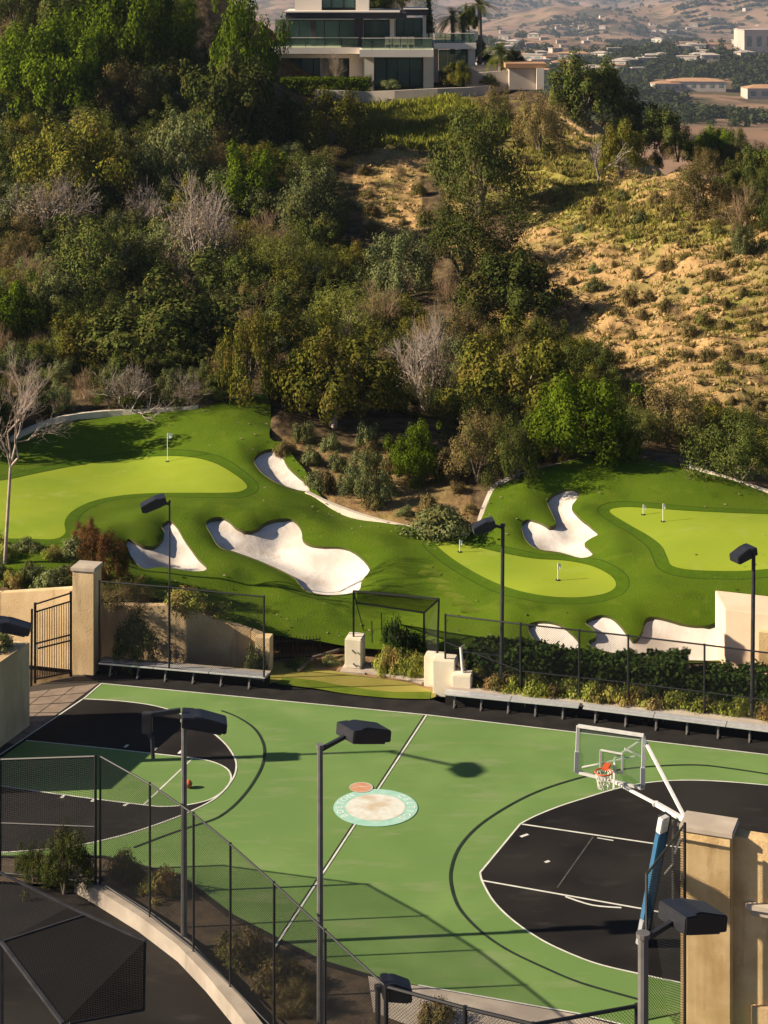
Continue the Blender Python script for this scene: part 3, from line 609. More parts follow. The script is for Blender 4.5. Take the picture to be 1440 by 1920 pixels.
HAND = [
 ('ficus',85,228,250,235,'big bright green tree at the upper left edge'),('ficus',250,150,250,230,'bright leafy tree cut by the top edge, second from the left'),('ficus',455,240,170,330,'tall yellow green tree close beside the house'),
 ('oak',425,285,240,220,'dark rounded tree below the tall tree beside the house'),('oak',535,255,130,110,'dark tree in deep shade in front of the house corner'),('brown',240,240,150,150,'brownish grey shrub between the two bright trees at upper left'),
 ('olive',150,400,270,225,'large pale olive shrub on the upper left slope'),('sage',330,375,190,190,'grey green shrub right of the large pale olive one'),('ficus',465,405,160,160,'fresh green bush in the middle of the upper hillside'),
 ('sage',590,450,170,170,'blue green shrub left of the bare tan gully'),('olive',620,292,190,150,'olive brown tree just below the house hedge'),
 ('dry',85,455,260,170,'wide grey leafless thicket at the left edge'),('dry',270,440,120,95,'small grey leafless shrub between olive shrubs on the left slope'),('dry',375,530,220,190,'big dome shaped leafless grey shrub on the left slope'),
 ('acacia',545,545,190,150,'fluffy pale yellow green shrub in the middle of the hillside'),('oakfine',190,570,300,190,'broad dark olive shrub below the grey thicket at left'),('oak',310,700,380,250,'largest dark green shrub mass above the left green'),
 ('ficus',15,650,170,160,'bright green bush at the left edge above the bare tree'),('olive',140,700,190,130,'yellow green bush right of the bare tree at left'),('sage',750,560,160,150,'grey green bushy shrub at the foot of the tan gully'),
 ('drybrown',850,585,90,90,'pinkish dry brush below the tan gully'),('oakfine',900,405,235,245,'large dark tree standing on the bare slope'),('oakfine',870,520,240,200,'brownish dark shrub below the large dark slope tree'),('oak',960,608,230,165,'dark bush at the lower end of the dark shrub row on the slope'),
 ('sumac',625,805,280,270,'large golden green shrub tree with forked pale trunk behind the knoll'),('olive',465,750,160,190,'olive green shrub at the left of the golden green tree'),('acacia',650,650,250,130,'soft pale green shrub above the golden green tree'),
 ('dry',800,775,140,190,'leafless silvery bush right of the golden green tree'),('sumac',970,800,290,240,'golden green shrub above the kerb beside the shaded bunker'),('ficus',1085,858,240,190,'large leaved bright green tree casting shade on the right turf'),
 ('brown',1250,835,170,140,'brown green shrub right of the large leaved tree'),('oakfine',1385,905,220,150,'dense dark bush behind the right hand green'),('ficus',780,905,120,140,'bright green bush on the planted bank'),
 ('brown',895,905,170,150,'brown dry leaved bush on the planted bank'),('sage',690,935,130,105,'low grey green shrub on the planted bank'),('ground',830,1003,160,65,'low spreading grey green plant beside the middle kerb'),('ground',595,915,60,40,'small grey green plant beside the upper bunker'),
 ('scrubgreen',690,840,50,60,'small green shrub under the golden green tree'),('dry',250,772,180,110,'pale tangled leafless bush behind the left kerb'),('dry',355,765,110,65,'small tangled leafless bush beside the grassy knoll'),
 ('red',195,1095,120,120,'reddish twiggy bush beside the left bunker'),('red',165,1030,80,70,'small reddish twiggy bush behind the gate column'),
 ('oak',1095,225,175,145,'dark round tree right of the garden shed on the ridge'),('oak',1180,268,160,135,'dark tree on the ridge, second from the shed'),('oak',1240,285,120,100,'dark tree on the ridge, third from the shed'),
 ('olive',1165,335,120,130,'sparse olive shrub in front of the dark ridge trees'),('brown',1010,285,130,135,'grey brown bush left of the ridge path'),('brown',1310,400,170,115,'grey brown brush on the right ridge'),('drybrown',1390,440,110,90,'dry brush at the right edge of the ridge'),
 ('ficus',1338,300,110,75,'bright green round tree beyond the right ridge'),('oak',1420,360,130,100,'dark tree at the right edge beyond the ridge'),('oakfine',1430,430,120,90,'dark shrub at the right edge on the ridge'),('sage',1395,480,70,70,'small grey green shrub below the right ridge'),
 ('acacia',740,240,150,40,'low yellow green shrub below the garden wall'),('acacia',850,235,150,40,'low yellow green shrub right of the one below the garden wall'),('brown',930,230,90,80,'brown shrub below the right end of the garden wall'),
 ('olive',860,160,60,30,'round yellow green bush beside the house terrace'),('sage',760,160,40,25,'small grey green bush at the house terrace')]
HAND += [('oakfine',962,905,140,150,'dark bush beside the broad kerb casting shade over the curling bunker'),('oak',-95,838,240,260,'tree just outside the left edge shading the back bank')]
for h_ in HAND: px_plant(h_[0], h_[1], h_[2], h_[3], h_[4]*(.86 if h_[2] > 210 else 1), h_[5])
LANDM = [(150,300,'large pale olive shrub'),(375,440,'dome shaped leafless shrub'),(545,480,'fluffy yellow green shrub'),(310,600,'largest dark shrub mass'),(625,690,'golden green tree'),(800,690,'silvery leafless tree'),(895,310,'large dark slope tree'),(960,550,'dark bush ending the slope row'),(740,380,'tan gully'),
 (1085,770,'large leaved bright tree'),(1385,840,'dense bush behind the right green'),(1250,770,'brown green ravine shrub'),(85,380,'grey thicket at left'),(80,120,'big bright tree at upper left'),(465,330,'fresh green hillside bush'),(590,370,'blue green gully shrub'),(620,220,'olive tree below the house'),(1165,270,'sparse olive ridge shrub'),
 (1010,220,'grey brown bush by the ridge path'),(1310,340,'grey brown ridge brush'),(1340,260,'bright round tree beyond the ridge'),(780,840,'bright bush on the bank'),(690,890,'grey green bank shrub'),(895,830,'brown bank bush'),(20,580,'bright bush at the left edge'),(1395,450,'small shrub below the right ridge'),(320,775,'left kerb'),(160,1065,'gate column'),(250,150,'second bright tree at upper left')]
LOOK = {'oak': 'dark green shrub', 'oakfine': 'fine leaved dark shrub', 'sage': 'grey green shrub', 'brown': 'brownish shrub', 'olive': 'olive green shrub', 'acacia': 'pale fluffy shrub', 'drybrown': 'dry brown shrub', 'dry': 'dry grey shrub', 'sumac': 'golden green shrub', 'ficus': 'bright green shrub', 'scrub': 'brown scrub tuft', 'scrubgreen': 'grey green scrub tuft', 'ground': 'low spreading plant', 'flower': 'yellow green plant'}
ORD = ['nearest', 'second', 'third', 'fourth', 'fifth', 'sixth', 'seventh', 'eighth', 'ninth', 'tenth', 'eleventh', 'twelfth', 'thirteenth', 'fourteenth', 'fifteenth', 'sixteenth', 'seventeenth', 'eighteenth', 'nineteenth', 'twentieth', 'twenty first', 'twenty second', 'twenty third', 'twenty fourth', 'twenty fifth', 'twenty sixth', 'twenty seventh', 'twenty eighth', 'twenty ninth', 'thirtieth']
FILLED = []
def name_by_landmark(items, marks):                 # items: (object, px, py, look): label each by its nearest landmark, side and order outward
    b_ = {}
    for o_, px, py, lk in items:
        m_ = min(marks, key=lambda k_: (k_[0]-px)**2+(k_[1]-py)**2); dx, dy = px-m_[0], py-m_[1]
        sd_ = ('right of' if dx > 0 else 'left of') if abs(dx) > abs(dy) else ('below' if dy > 0 else 'above'); b_.setdefault((lk, sd_, m_[2]), []).append((dx*dx+dy*dy, o_))
    for (lk, sd_, mk), L in b_.items():
        L.sort(key=lambda k_: k_[0])
        for i, (_, o_) in enumerate(L): o_['label'] = (f'{lk} {sd_} the {mk}' if len(L) == 1 else f'{ORD[min(i, len(ORD)-1)]} {lk} {sd_} the {mk}, counting outward')
def fill(poly, sp, kinds, wr, hr, label, group, seed):
    r = np.random.default_rng(seed); pl = np.array(poly); pts = []
    cand = np.c_[r.uniform(pl[:, 0].min(), pl[:, 0].max(), 4000), r.uniform(pl[:, 1].min(), pl[:, 1].max(), 4000)]; cand = cand[inpoly(cand, poly)]
    for q in cand:
        if all((q[0]-s[0])**2+((q[1]-s[1])*1.3)**2 > sp*sp for s in pts): pts.append(q)
    for q in pts:
        kd = kinds[r.integers(len(kinds))]; w_ = r.uniform(*wr); h_ = w_*r.uniform(*hr); e = px_plant(kd, q[0], q[1], w_, h_, label, group); FILLED.append((e, q[0], q[1]-h_/2, LOOK[kd]))
    return len(pts)
nf = 0
nf += fill([(-40,215),(200,230),(330,180),(520,250),(610,300),(610,430),(560,430),(300,420),(-40,440)], 43, ['oak','sage','brown','olive','oak','oakfine','sage'], (105,165), (.45,.65), 'mid sized shrub in the dense thicket of the upper left hillside', 'thicket on the upper left hillside', 5)
nf += fill([(-40,460),(480,470),(640,480),(740,590),(860,690),(880,790),(760,800),(520,760),(500,690),(300,700),(-40,720)], 42, ['oak','sage','oakfine','olive','brown','drybrown','sage','oak'], (100,165), (.45,.65), 'mid sized shrub in the thicket between the tan gully and the left green', 'thicket on the lower left hillside', 6)
nf += fill([(870,640),(1040,650),(1180,740),(1300,790),(1460,820),(1460,880),(1290,850),(1000,870),(860,830)], 44, ['oak','sumac','brown','oakfine','olive'], (95,150), (.5,.7), 'mid sized shrub in the ravine brush behind the right hand turf', 'brush behind the right hand turf', 8)
nf += fill([(510,830),(600,820),(740,850),(880,880),(890,960),(800,980),(700,955),(600,915)], 44, ['scrub','scrubgreen','scrub','ground'], (30,60), (.5,.8), 'small low plant on the bare soil of the planted bank', 'small plants on the planted bank', 9)
nf += fill([(1270,300),(1320,285),(1460,310),(1460,440),(1400,400),(1320,345)], 36, ['oak','brown','oakfine'], (60,100), (.7,.9), 'mid sized bush in the brush along the right ridge', 'brush along the right ridge', 10)
nf += fill([(0,60),(130,60),(380,80),(450,180),(300,170),(0,200)], 75, ['oak','ficus','oakfine'], (100,150), (.9,1.1), 'mid sized tree among the big bright trees at upper left', 'trees at upper left', 12)
nf += fill([(-20,-60),(140,-40),(150,30),(-20,30)], 60, ['oak','brown'], (90,130), (.7,.9), 'dark tree at the top left corner behind the bright tree', 'trees at the top left corner', 13)
nf += fill([(-20,700),(300,690),(430,715),(420,745),(320,765),(100,775),(-20,810)], 42, ['oak','oakfine','drybrown','sage','oak'], (70,115), (.5,.75), 'mid sized bush at the foot of the hillside above the left kerb', 'bushes above the left kerb', 16)
nf += fill(BARE, 36, ['scrub','scrub','drybrown','scrub','scrubgreen','scrub'], (14,46), (.45,.8), 'small scrub bush dotted on the bare tan slope', 'scrub on the bare slope', 14)
nf += fill([(-20,1030),(130,1030),(190,1090),(180,1100),(-20,1100)], 38, ['scrubgreen','ground','flower'], (45,75), (.4,.6), 'low green plant in the bed behind the left wall', 'plants behind the left wall', 15)
name_by_landmark(FILLED, LANDM); print('fill plants', nf)
# bare trees
def bare_tree(px, py, top, label, seed, lean, trunk, bark, depth=6, n0=3, L=1.35, spread=.26, r0=.07):
    p = at(px, py); e = thing('bare_tree', p-Vector((0, 0, .2)), label, 'bare tree'); hh = (py-top)*p.y/FPX
    sg = branches(seed, depth, n0, L, spread, r0, .12, lean, (2, 3), trunk); tr_ = sg[:1]; me = segmesh(sg[1:], '_tw', 4); mt = segmesh(sg[:1], '_tr', 8)
    z1 = max(v.co.z for v in me.vertices); s = hh/z1
    me.materials.append(MAT[bark]); mt.materials.append(MAT[bark]); link('trunk', mt, None, e); link('branches', me, None, e); e.scale = (s, s, s); return e
bare_tree(8, 1062, 640, 'tall leafless pale tree at the left edge in front of the green', 5, (.06, 0, 1), 4.0, 'bark_pale', 7, 4, 1.25, .34, .052)
bare_tree(792, 770, 600, 'silvery leafless branching tree right of the golden green tree', 9, (0, 0, 1), .8, 'twig_grey', 5, 4, .9, .36, .05)
bare_tree(375, 525, 350, 'leafless grey tree rising out of the dome shaped shrub', 12, (0, 0, 1), .8, 'twig_grey', 6, 5, .8, .30, .05)
bare_tree(1120, 350, 255, 'small leafless tree beside the ridge path', 15, (.1, 0, 1), .8, 'twig_grey', 4, 4, .8, .34, .05)
bare_tree(245, 772, 680, 'leafless tangle of pale branches behind the left kerb', 17, (0, 0, 1), .3, 'bark_pale', 5, 6, .7, .5, .04)

# ------------------------------------------------------------------ the house on the hill
def pbox(mb, x0, x1, y0, y1, Yf, dep):      # box whose front face fills these photo rows/columns at distance Yf
    a, c = V(x0, y1, Yf), V(x1, y0, Yf); return mb.box(((a.x+c.x)/2, Yf+dep/2, (a.z+c.z)/2), (c.x-a.x, dep, c.z-a.z))
HB = V(680, 160, 165); house = thing('modern_house', (HB.x, 165, HB.z), 'pale modern hillside house with glass walls, flat roofs and balconies', 'house')
def hp(name, mt, *boxes, parent=None, bevel=0):
    if name in ('wall', 'back_wall', 'curtain', 'penthouse') and len(boxes) > 1:
        return [hp(name, mt, b_, parent=parent, bevel=bevel) for b_ in boxes][0]
    mb = MB()
    for b_ in boxes: pbox(mb, *b_)
    return mb.build(name, MAT[mt], parent or house, bevel)
glass = bpy.data.materials.new('window_glass'); glass.use_nodes = True; gn = glass.node_tree.nodes; gl = glass.node_tree.links
gb = gn['Principled BSDF']; gb.inputs['Base Color'].default_value = (.10, .19, .18, 1); gb.inputs['Roughness'].default_value = .04
gt = gn.new('ShaderNodeBsdfTransparent'); gt.inputs[0].default_value = (.45, .62, .58, 1); gm_ = gn.new('ShaderNodeMixShader'); gm_.inputs[0].default_value = .5
gl.new(gt.outputs[0], gm_.inputs[1]); gl.new(gb.outputs[0], gm_.inputs[2]); gl.new(gm_.outputs[0], gn['Material Output'].inputs[0]); MAT['glass'] = glass
rail = glass.copy(); rail.name = 'rail_glass'; MAT['rail_glass'] = rail
rail.node_tree.nodes['Mix Shader'].inputs[0].default_value = .18
for nd in rail.node_tree.nodes:
    if nd.type == 'BSDF_TRANSPARENT': nd.inputs[0].default_value = (.72, .82, .72, 1)
    if nd.type == 'BSDF_PRINCIPLED': nd.inputs['Base Color'].default_value = (.25, .33, .25, 1)
def window(x0, x1, y0, y1, Y, mull, fr=1.6):
    w_ = hp('window', 'frame_dark', (x0, x1, y0, y0+fr, Y, .15), (x0, x1, y1-fr, y1, Y, .15), (x0, x0+fr, y0+fr, y1-fr, Y, .15), (x1-fr, x1, y0+fr, y1-fr, Y, .15))
    e = [x0]+mull+[x1]
    for q in mull: hp('mullion', 'frame_dark', (q-.8, q+.8, y0+fr, y1-fr, Y-.02, .14), parent=w_)
    for a, c in zip(e[:-1], e[1:]): hp('pane', 'glass', (a+fr*.6, c-fr*.6, y0+fr*.8, y1-fr*.8, Y+.06, .03), parent=w_)
# body behind the glass
hp('back_wall', 'interior', (516, 812, 36, 160, 175, .4), (512, 676, 84, 86.5, 166.4, 8), (680, 745, 84, 88, 166, 8))
hp('wall', 'house_wall', (508, 526, 102, 162, 165, 9), (655, 683, 102, 170, 165, 2), (683, 701, 107, 172, 162, 6), (794, 813, 107, 172, 162, 8), (600, 612, 104, 162, 166.5, .6), (878, 891, 92, 150, 166, 4), (812, 822, 92, 160, 168, 5))
hp('lintel', 'house_wall', (526, 655, 101.5, 109, 165.02, 2))
hp('floor_slab', 'house_wall', (506, 676, 89, 101, 163.2, 9)); hp('balcony_slab', 'house_wall', (674, 813, 93, 107, 160, 8)); hp('terrace_slab', 'house_wall', (813.5, 893, 81, 92, 164.6, 8))
hp('pillar', 'house_dark', (664, 681, 36, 89, 165, 1.2)); hp('pillar', 'house_wall', (731, 739, 33, 92, 166, .8)); hp('pillar', 'house_wall', (793, 799, 28, 82, 168, .6)); hp('pillar', 'house_dark', (583, 592, 37, 88, 166.3, .5))
rf = hp('roof', 'house_dark', (536, 762, 24, 35.5, 163, 10)); hp('roof_deck', 'house_roof', (532, 750, 21.5, 23.8, 162.7, 10.4), parent=rf)
hp('roof', 'house_dark', (758, 802, 18, 29, 165, 7)); hp('roof_deck', 'house_roof', (757, 803, 16.5, 17.8, 164.8, 7.4), parent=rf)
hp('penthouse', 'house_wall', (553, 603, -70, 21, 167, 5), (667, 692, -60, 21, 166.5, 5), (603, 667, -70, -8, 167.2, 4)); hp('penthouse_roof', 'house_dark', (545, 700, -80, -71, 166, 7))
hp('back_wall', 'interior', (603, 667, -8, 20, 171, .3))
window(603, 667, -8, 16, 167.4, [622, 645]); window(540, 666, 37, 89, 166.8, [560, 586, 608, 636]); window(682, 731, 37, 90, 168, [696, 714]); window(742, 792, 33, 88, 170, [758, 775])
window(527, 600, 109.5, 150, 166.0, [546, 565, 588]); window(612, 655, 109.5, 150, 166.0, [632]); window(702, 793, 108, 164, 163.4, [725, 745, 768]); window(823, 877, 93, 140, 168.4, [838, 852])
hp('curtain', 'curtain', (705, 741, 110, 158, 164.6, .1), (614, 652, 112, 150, 168, .1), (719, 729, 40, 86, 169.5, .1), (682, 694, 40, 86, 169.5, .1), (640, 664, 42, 66, 170, .1))
def railing(x0, x1, y0, y1, Y, posts):
    r_ = hp('railing', 'house_wall', (x0, x1, y0, y0+1.2, Y, .08))
    e = [x0]+posts+[x1]
    for q in posts: hp('rail_post', 'frame_dark', (q-.5, q+.5, y0+1.2, y1, Y+.01, .06), parent=r_)
    for a, c in zip(e[:-1], e[1:]): hp('rail_pane', 'rail_glass', (a+.6, c-.6, y0+1.3, y1, Y+.03, .02), parent=r_)
railing(520, 672, 70, 88.8, 163.4, [545, 573, 608, 640]); railing(678, 811, 71, 92.8, 160.3, [697, 730, 770]); railing(815, 890, 62, 80.8, 164.8, [835, 850, 866, 880])
for i, px in enumerate((728, 744, 758, 771)):
    p = V(px, 92.6, 161.6); c_ = thing('terrace_chair', p, ['leftmost pinkish chair on the glazed balcony', 'second chair from the left on the glazed balcony', 'third chair from the left on the glazed balcony', 'rightmost chair on the glazed balcony'][i], 'chair', 'balcony chairs')
    MB().box(p+Vector((0, 0, .45)), (.55, .55, .1)).build('seat', MAT['far_wall'], c_); MB().box(p+Vector((0, .28, .75)), (.55, .08, .6)).build('backrest', MAT['far_wall'], c_)
    for sx in (-1, 1):
        for sy in (-1, 1): MB().box(p+Vector((sx*.24, sy*.24, .2)), (.05, .05, .4)).build('leg', MAT['steel_white'], c_)
# garden walls, hedge, shed
def wallpath(name, pts, mt, label, cat, thick=.4, z0=-2.0):     # pts (px, top row, Y)
    mb = MB(); q = [V(*p) for p in pts]
    for a, c in zip(q[:-1], q[1:]):
        t = (c-a); t.z = 0; t.normalize(); s = Vector((-t.y, t.x, 0))*thick; d = Vector((0, 0, z0))
        mb.box8([a+d, c+d, c+d+s, a+d+s, a, c, c+s, a+s])
    return tag(mb.build(name, MAT[mt]), label, cat)
wallpath('garden_wall', [(590,168,159.5),(680,172,158.5),(740,170,158),(820,166,158),(880,164,159),(920,160,160)], 'garden_stone', 'long low garden wall in front of the house', 'wall', .5, -2.2)
wallpath('planter_wall', [(872,124,163.5),(930,120,163.5),(960,118,163.5)], 'garden_stone', 'upper planter wall right of the house terrace', 'wall', .5, -1.8)
wallpath('planter_wall', [(878,138,161.5),(930,134,161.5),(985,130,161.5)], 'garden_stone', 'lower planter wall right of the house terrace', 'wall', .5, -1.8)
sb = V(985, 165, 160); shed = thing('garden_shed', sb, 'small pale garden building with flat tan roof at the end of the terrace', 'shed')
hp('wall', 'garden_stone', (955, 1018, 128, 168, 160, 3.5), parent=shed); hp('roof', 'roof_tile', (948, 1025, 119, 127.5, 159.6, 4.3), parent=shed); hp('pier', 'house_wall', (1006, 1020, 128.5, 168, 159.4, .5), parent=shed)
def hedge(name, a, c, w_, h_, nl, leaf, mt, label, seed, wob=.12):
    r = np.random.default_rng(seed); a, c = Vector(a), Vector(c); L = (c-a).length; t = (c-a)/L; s = Vector((-t.y, t.x, 0)); mid = (a+c)/2
    u = r.random(nl)*L; fc = r.choice(3, nl, p=[.45, .35, .2]); vv_ = np.where(fc == 0, 0, r.random(nl)*w_); ww = np.where(fc == 1, 1, r.random(nl)); ww = np.where(fc == 0, r.random(nl), ww)
    lump = 1+wob*2*(fbm(u*.9, vv_*.9+seed, 3, seed)-.35)
    p = np.array(a)[None]+np.outer(u, t)+np.outer(vv_-w_*.1+r.normal(0, .07, nl)-.25*fbm(u*1.2, ww*2, 2, seed+3), s)+np.outer(ww*h_*lump+r.normal(0, .05, nl), (0, 0, 1))
    nrm = np.where((fc == 0)[:, None], -np.array(s), np.array((0, 0, 1.)))+r.normal(0, .6, (nl, 3)); v, f = leafquads(p-np.array(mid), nrm, leaf*r.uniform(.6, 1.4, nl), r, .55)
    e = thing(name, mid, label, 'hedge'); o = npmesh('foliage', v, f, MAT[mt], e)
    mb = MB(); mb.box(mid+Vector((0, 0, h_*.44))+s*(w_*.55), (L*.97, w_*.55, h_*.8), math.atan2(t.y, t.x)); mb.build('branches', MAT['dark_soil'], e); return e
hedge('clipped_hedge', V(527, 176, 160.5), V(694, 176, 160), 1.6, 1.25, 5000, .2, 'leaf_ficus', 'clipped green hedge along the lower terrace of the house', 51, .05)
pl_ = V(628, 155, 161.5); e = plant('dry', pl_, 2.0, 2.4, 'white feathery bush in front of the house windows', name='feathery_bush')
# palms
def palm(px, base, crown_y, Y, fr, label, n_=26, droop=.55):
    b_ = V(px, base, Y); t_ = V(px, crown_y, Y); e = thing('palm_tree', b_, label, 'palm tree', 'palms beside the house')
    MB().tube([b_-Vector((0, 0, .8)), b_.lerp(t_, .5)+Vector((.06, 0, 0)), t_], [.24, .18, .2], 8).build('trunk', MAT['bark'], e)
    r = np.random.default_rng(int(px)); V_ = []; F_ = []
    for i in range(n_):
        az = i*2.4; el = r.uniform(-.5, 1.25); d = np.array((math.cos(az)*math.cos(el), math.sin(az)*math.cos(el), math.sin(el))); L = fr*r.uniform(.8, 1.1); prev = np.array(t_-b_)
        side = np.cross(d, (0, 0, 1)); side /= np.linalg.norm(side)+1e-6; pts = []
        for k_ in range(8):
            s = k_/7; pts.append(np.array(t_-b_)+d*L*s+np.array((0, 0, -droop*L*s*s)))
        for k_ in range(7):
            for sg in (-1, 1):
                for j in range(3):
                    q = pts[k_]+(pts[k_+1]-pts[k_])*j/3; ll = L*.26*(1-abs(k_/7-.45)*1.1); e1 = q+side*sg*ll+d*ll*.5+np.array((0, 0, -.35*ll)); o_ = (pts[k_+1]-pts[k_])*.22
                    m_ = len(V_); V_ += [q, q+o_, e1]; F_.append((m_, m_+1, m_+2))
    npmesh('fronds', V_, F_, MAT['leaf_palm'], e)
palm(899, 130, 8, 167, 2.1, 'tallest palm with slender trunk right of the house'); palm(848, 84, 30, 169, 2.0, 'bushy palm on the house terrace'); palm(868, 86, 32, 171, 1.5, 'short palm just right of the bushy terrace palm'); palm(938, 135, 92, 163, 1.9, 'short palm standing apart near the garden shed', 34)
ec = V(804, 62, 170); e = thing('cypress_tree', ec, 'thin dark cypress right of the house roof', 'tree'); v, f = leafquads(*(lambda r: (np.c_[r.normal(0, .28, 1500)*(1-(zz := r.random(1500))*.8), r.normal(0, .28, 1500)*(1-zz*.8), zz*3.0], r.normal(size=(1500, 3))))(np.random.default_rng(3)), np.full(1500, .22), np.random.default_rng(4)); npmesh('crown', v, f, MAT['leaf_oak'], e); MB().tube([ec-Vector((0, 0, .5)), ec+Vector((0, 0, 2.4))], .08, 6).build('trunk', MAT['bark'], e)
g_ = 'garden plants around the house'
for (kd, px, py, Y, w_, h_, lb) in (('olive', 858, 158, 160.5, 3, 2.0, 'large round bush at the right end of the house'), ('oak', 700, 40, 180, 5, 4, 'dark bush seen through the house terrace'), ('acacia', 760, 30, 182, 7, 5, 'pale green tree behind the roof of the house'), ('olive', 720, 5, 184, 8, 5, 'yellow green tree behind the penthouse'),
    ('ground', 915, 160, 161, 2, 1, 'low planting below the planter walls'), ('oak', 890, 112, 170, 3, 2, 'dark shrub behind the tallest palm'), ('oak', 918, 128, 168, 2.6, 1.8, 'dark shrub left of the short palm'), ('oak', 962, 122, 167, 2.4, 1.4, 'dark shrub behind the garden shed'), ('sage', 690, 166, 160.5, 1.5, 1.2, 'grey bush below the glazed balcony'), ('ground', 730, 166, 160.6, 2, .8, 'low planting under the glazed balcony'), ('oak', 880, 60, 176, 2.2, 2.6, 'dark shrub behind the terrace railing')):
    plant(kd, V(px, py, Y), w_, h_, lb, g_)

# ------------------------------------------------------------------ the far valley
def farz(x, y):
    base = np.interp(y, [200, 330, 600, 1280, 3000, 4700, 6700, 12000], [-16, -30, -39, -56, -100, -110, -90, 0])
    amp = np.interp(y, [200, 600, 950, 1500, 2300, 3500, 5400], [0, 9, 20, 38, 70, 100, 140])
    s = np.interp(y, [400, 1000, 3000], [70, 150, 420]); n1 = fbm(x/210+3, y/380, 3, 77); n2 = fbm(x/75, y/140, 3, 78); n3 = fbm(x/480, y/850, 3, 79)
    k_ = np.interp(y, [700, 1600, 3400], [0, .5, 1]); return base+amp*((n1*(1-k_)+n3*k_)*1.6-.8+.25*(n2-.5))
yy = np.r_[np.arange(205, 900, 7), np.geomspace(900, 12000, 190)]; tt = np.linspace(-.35, .45, 260)
TX, YY = np.meshgrid(tt, yy); FX = (TX*YY).ravel(); FY = YY.ravel(); FZ = farz(FX, FY); nx, ny = len(tt), len(yy); idx = np.arange(nx*ny).reshape(ny, nx)
ff = np.stack([idx[:-1, :-1], idx[:-1, 1:], idx[1:, 1:], idx[1:, :-1]], -1).reshape(-1, 4)
m = bpy.data.materials.new('valley_ground'); m.use_nodes = True; n = m.node_tree.nodes; l = m.node_tree.links; b = n['Principled BSDF']; b.inputs['Roughness'].default_value = 1; b.inputs['Specular IOR Level'].default_value = 0
c_ = _mix(_mr(_noise(.006, 5), .4, .6), (.29, .19, .13), (.23, .155, .105)); c_ = _mix(_mr(_noise(.012, 6), .54, .60), c_, (.11, .09, .06)); c_ = _mix(_mr(_noise(.03, 6), .57, .62), c_, (.12, .105, .06))
l.new(c_, b.inputs['Base Color']); MAT['valley_ground'] = m
vg = npmesh('valley', np.c_[FX, FY, FZ], ff, m, smooth_=True); vg['kind'] = 'structure'
yf = np.geomspace(330, 11500, 760)
def at_far(px, py):
    x = (px-720)*yf/FPX; z = CAMH-(py-YHOR)*yf/FPX; d = farz(x, yf)-z; k_ = np.argmax(d > 0)
    return Vector((x[k_], yf[k_], farz(x[k_:k_+1], yf[k_:k_+1])[0]))
r = np.random.default_rng(91)
def at_far_many(q):
    out = []
    for i in range(0, len(q), 2000):
        k0 = q[i:i+2000]; x = (k0[:, :1]-720)*yf[::2]/FPX; z = CAMH-(k0[:, 1:2]-YHOR)*yf[::2]/FPX; y = np.broadcast_to(yf[::2], x.shape)
        d = farz(x.ravel(), y.ravel()).reshape(x.shape)-z; k_ = np.argmax(d > 0, 1); j = np.arange(len(k0)); out.append(np.c_[x[j, k_], y[j, k_]])
    o_ = np.vstack(out); return np.c_[o_, farz(o_[:, 0], o_[:, 1])]
HSE = []
for _ in range(4000):
    px, py = r.uniform(900, 1450), r.uniform(8, 165)
    if r.random() > np.exp(-((py-(95-.05*(px-1100)))/45)**2): continue
    if any((px-a)**2+((py-c)*1.8)**2 < 13**2 for a, c in HSE) or (1215 < px < 1395 and py > 125): continue
    HSE.append((px, py))
    if len(HSE) >= 80: break
fq = np.c_[r.uniform(860, 1480, 15000), r.uniform(-20, 310, 15000)]; fpp = at_far_many(fq)
dn = fbm(fpp[:, 0]/120+5, fpp[:, 1]/240+2, 4, 123); keep = dn > .525+.05*r.normal(size=len(dn))
hq = np.array(HSE); keep &= ~((((fq[:, None, 0]-hq[None, :, 0])/9)**2+((fq[:, None, 1]-hq[None, :, 1]-3)/7)**2) < 1).any(1)
keep &= ~((np.abs(fq[:, 0]-1300) < 75) & (np.abs(fq[:, 1]-165) < 14)); pos = fpp[keep][:6500]
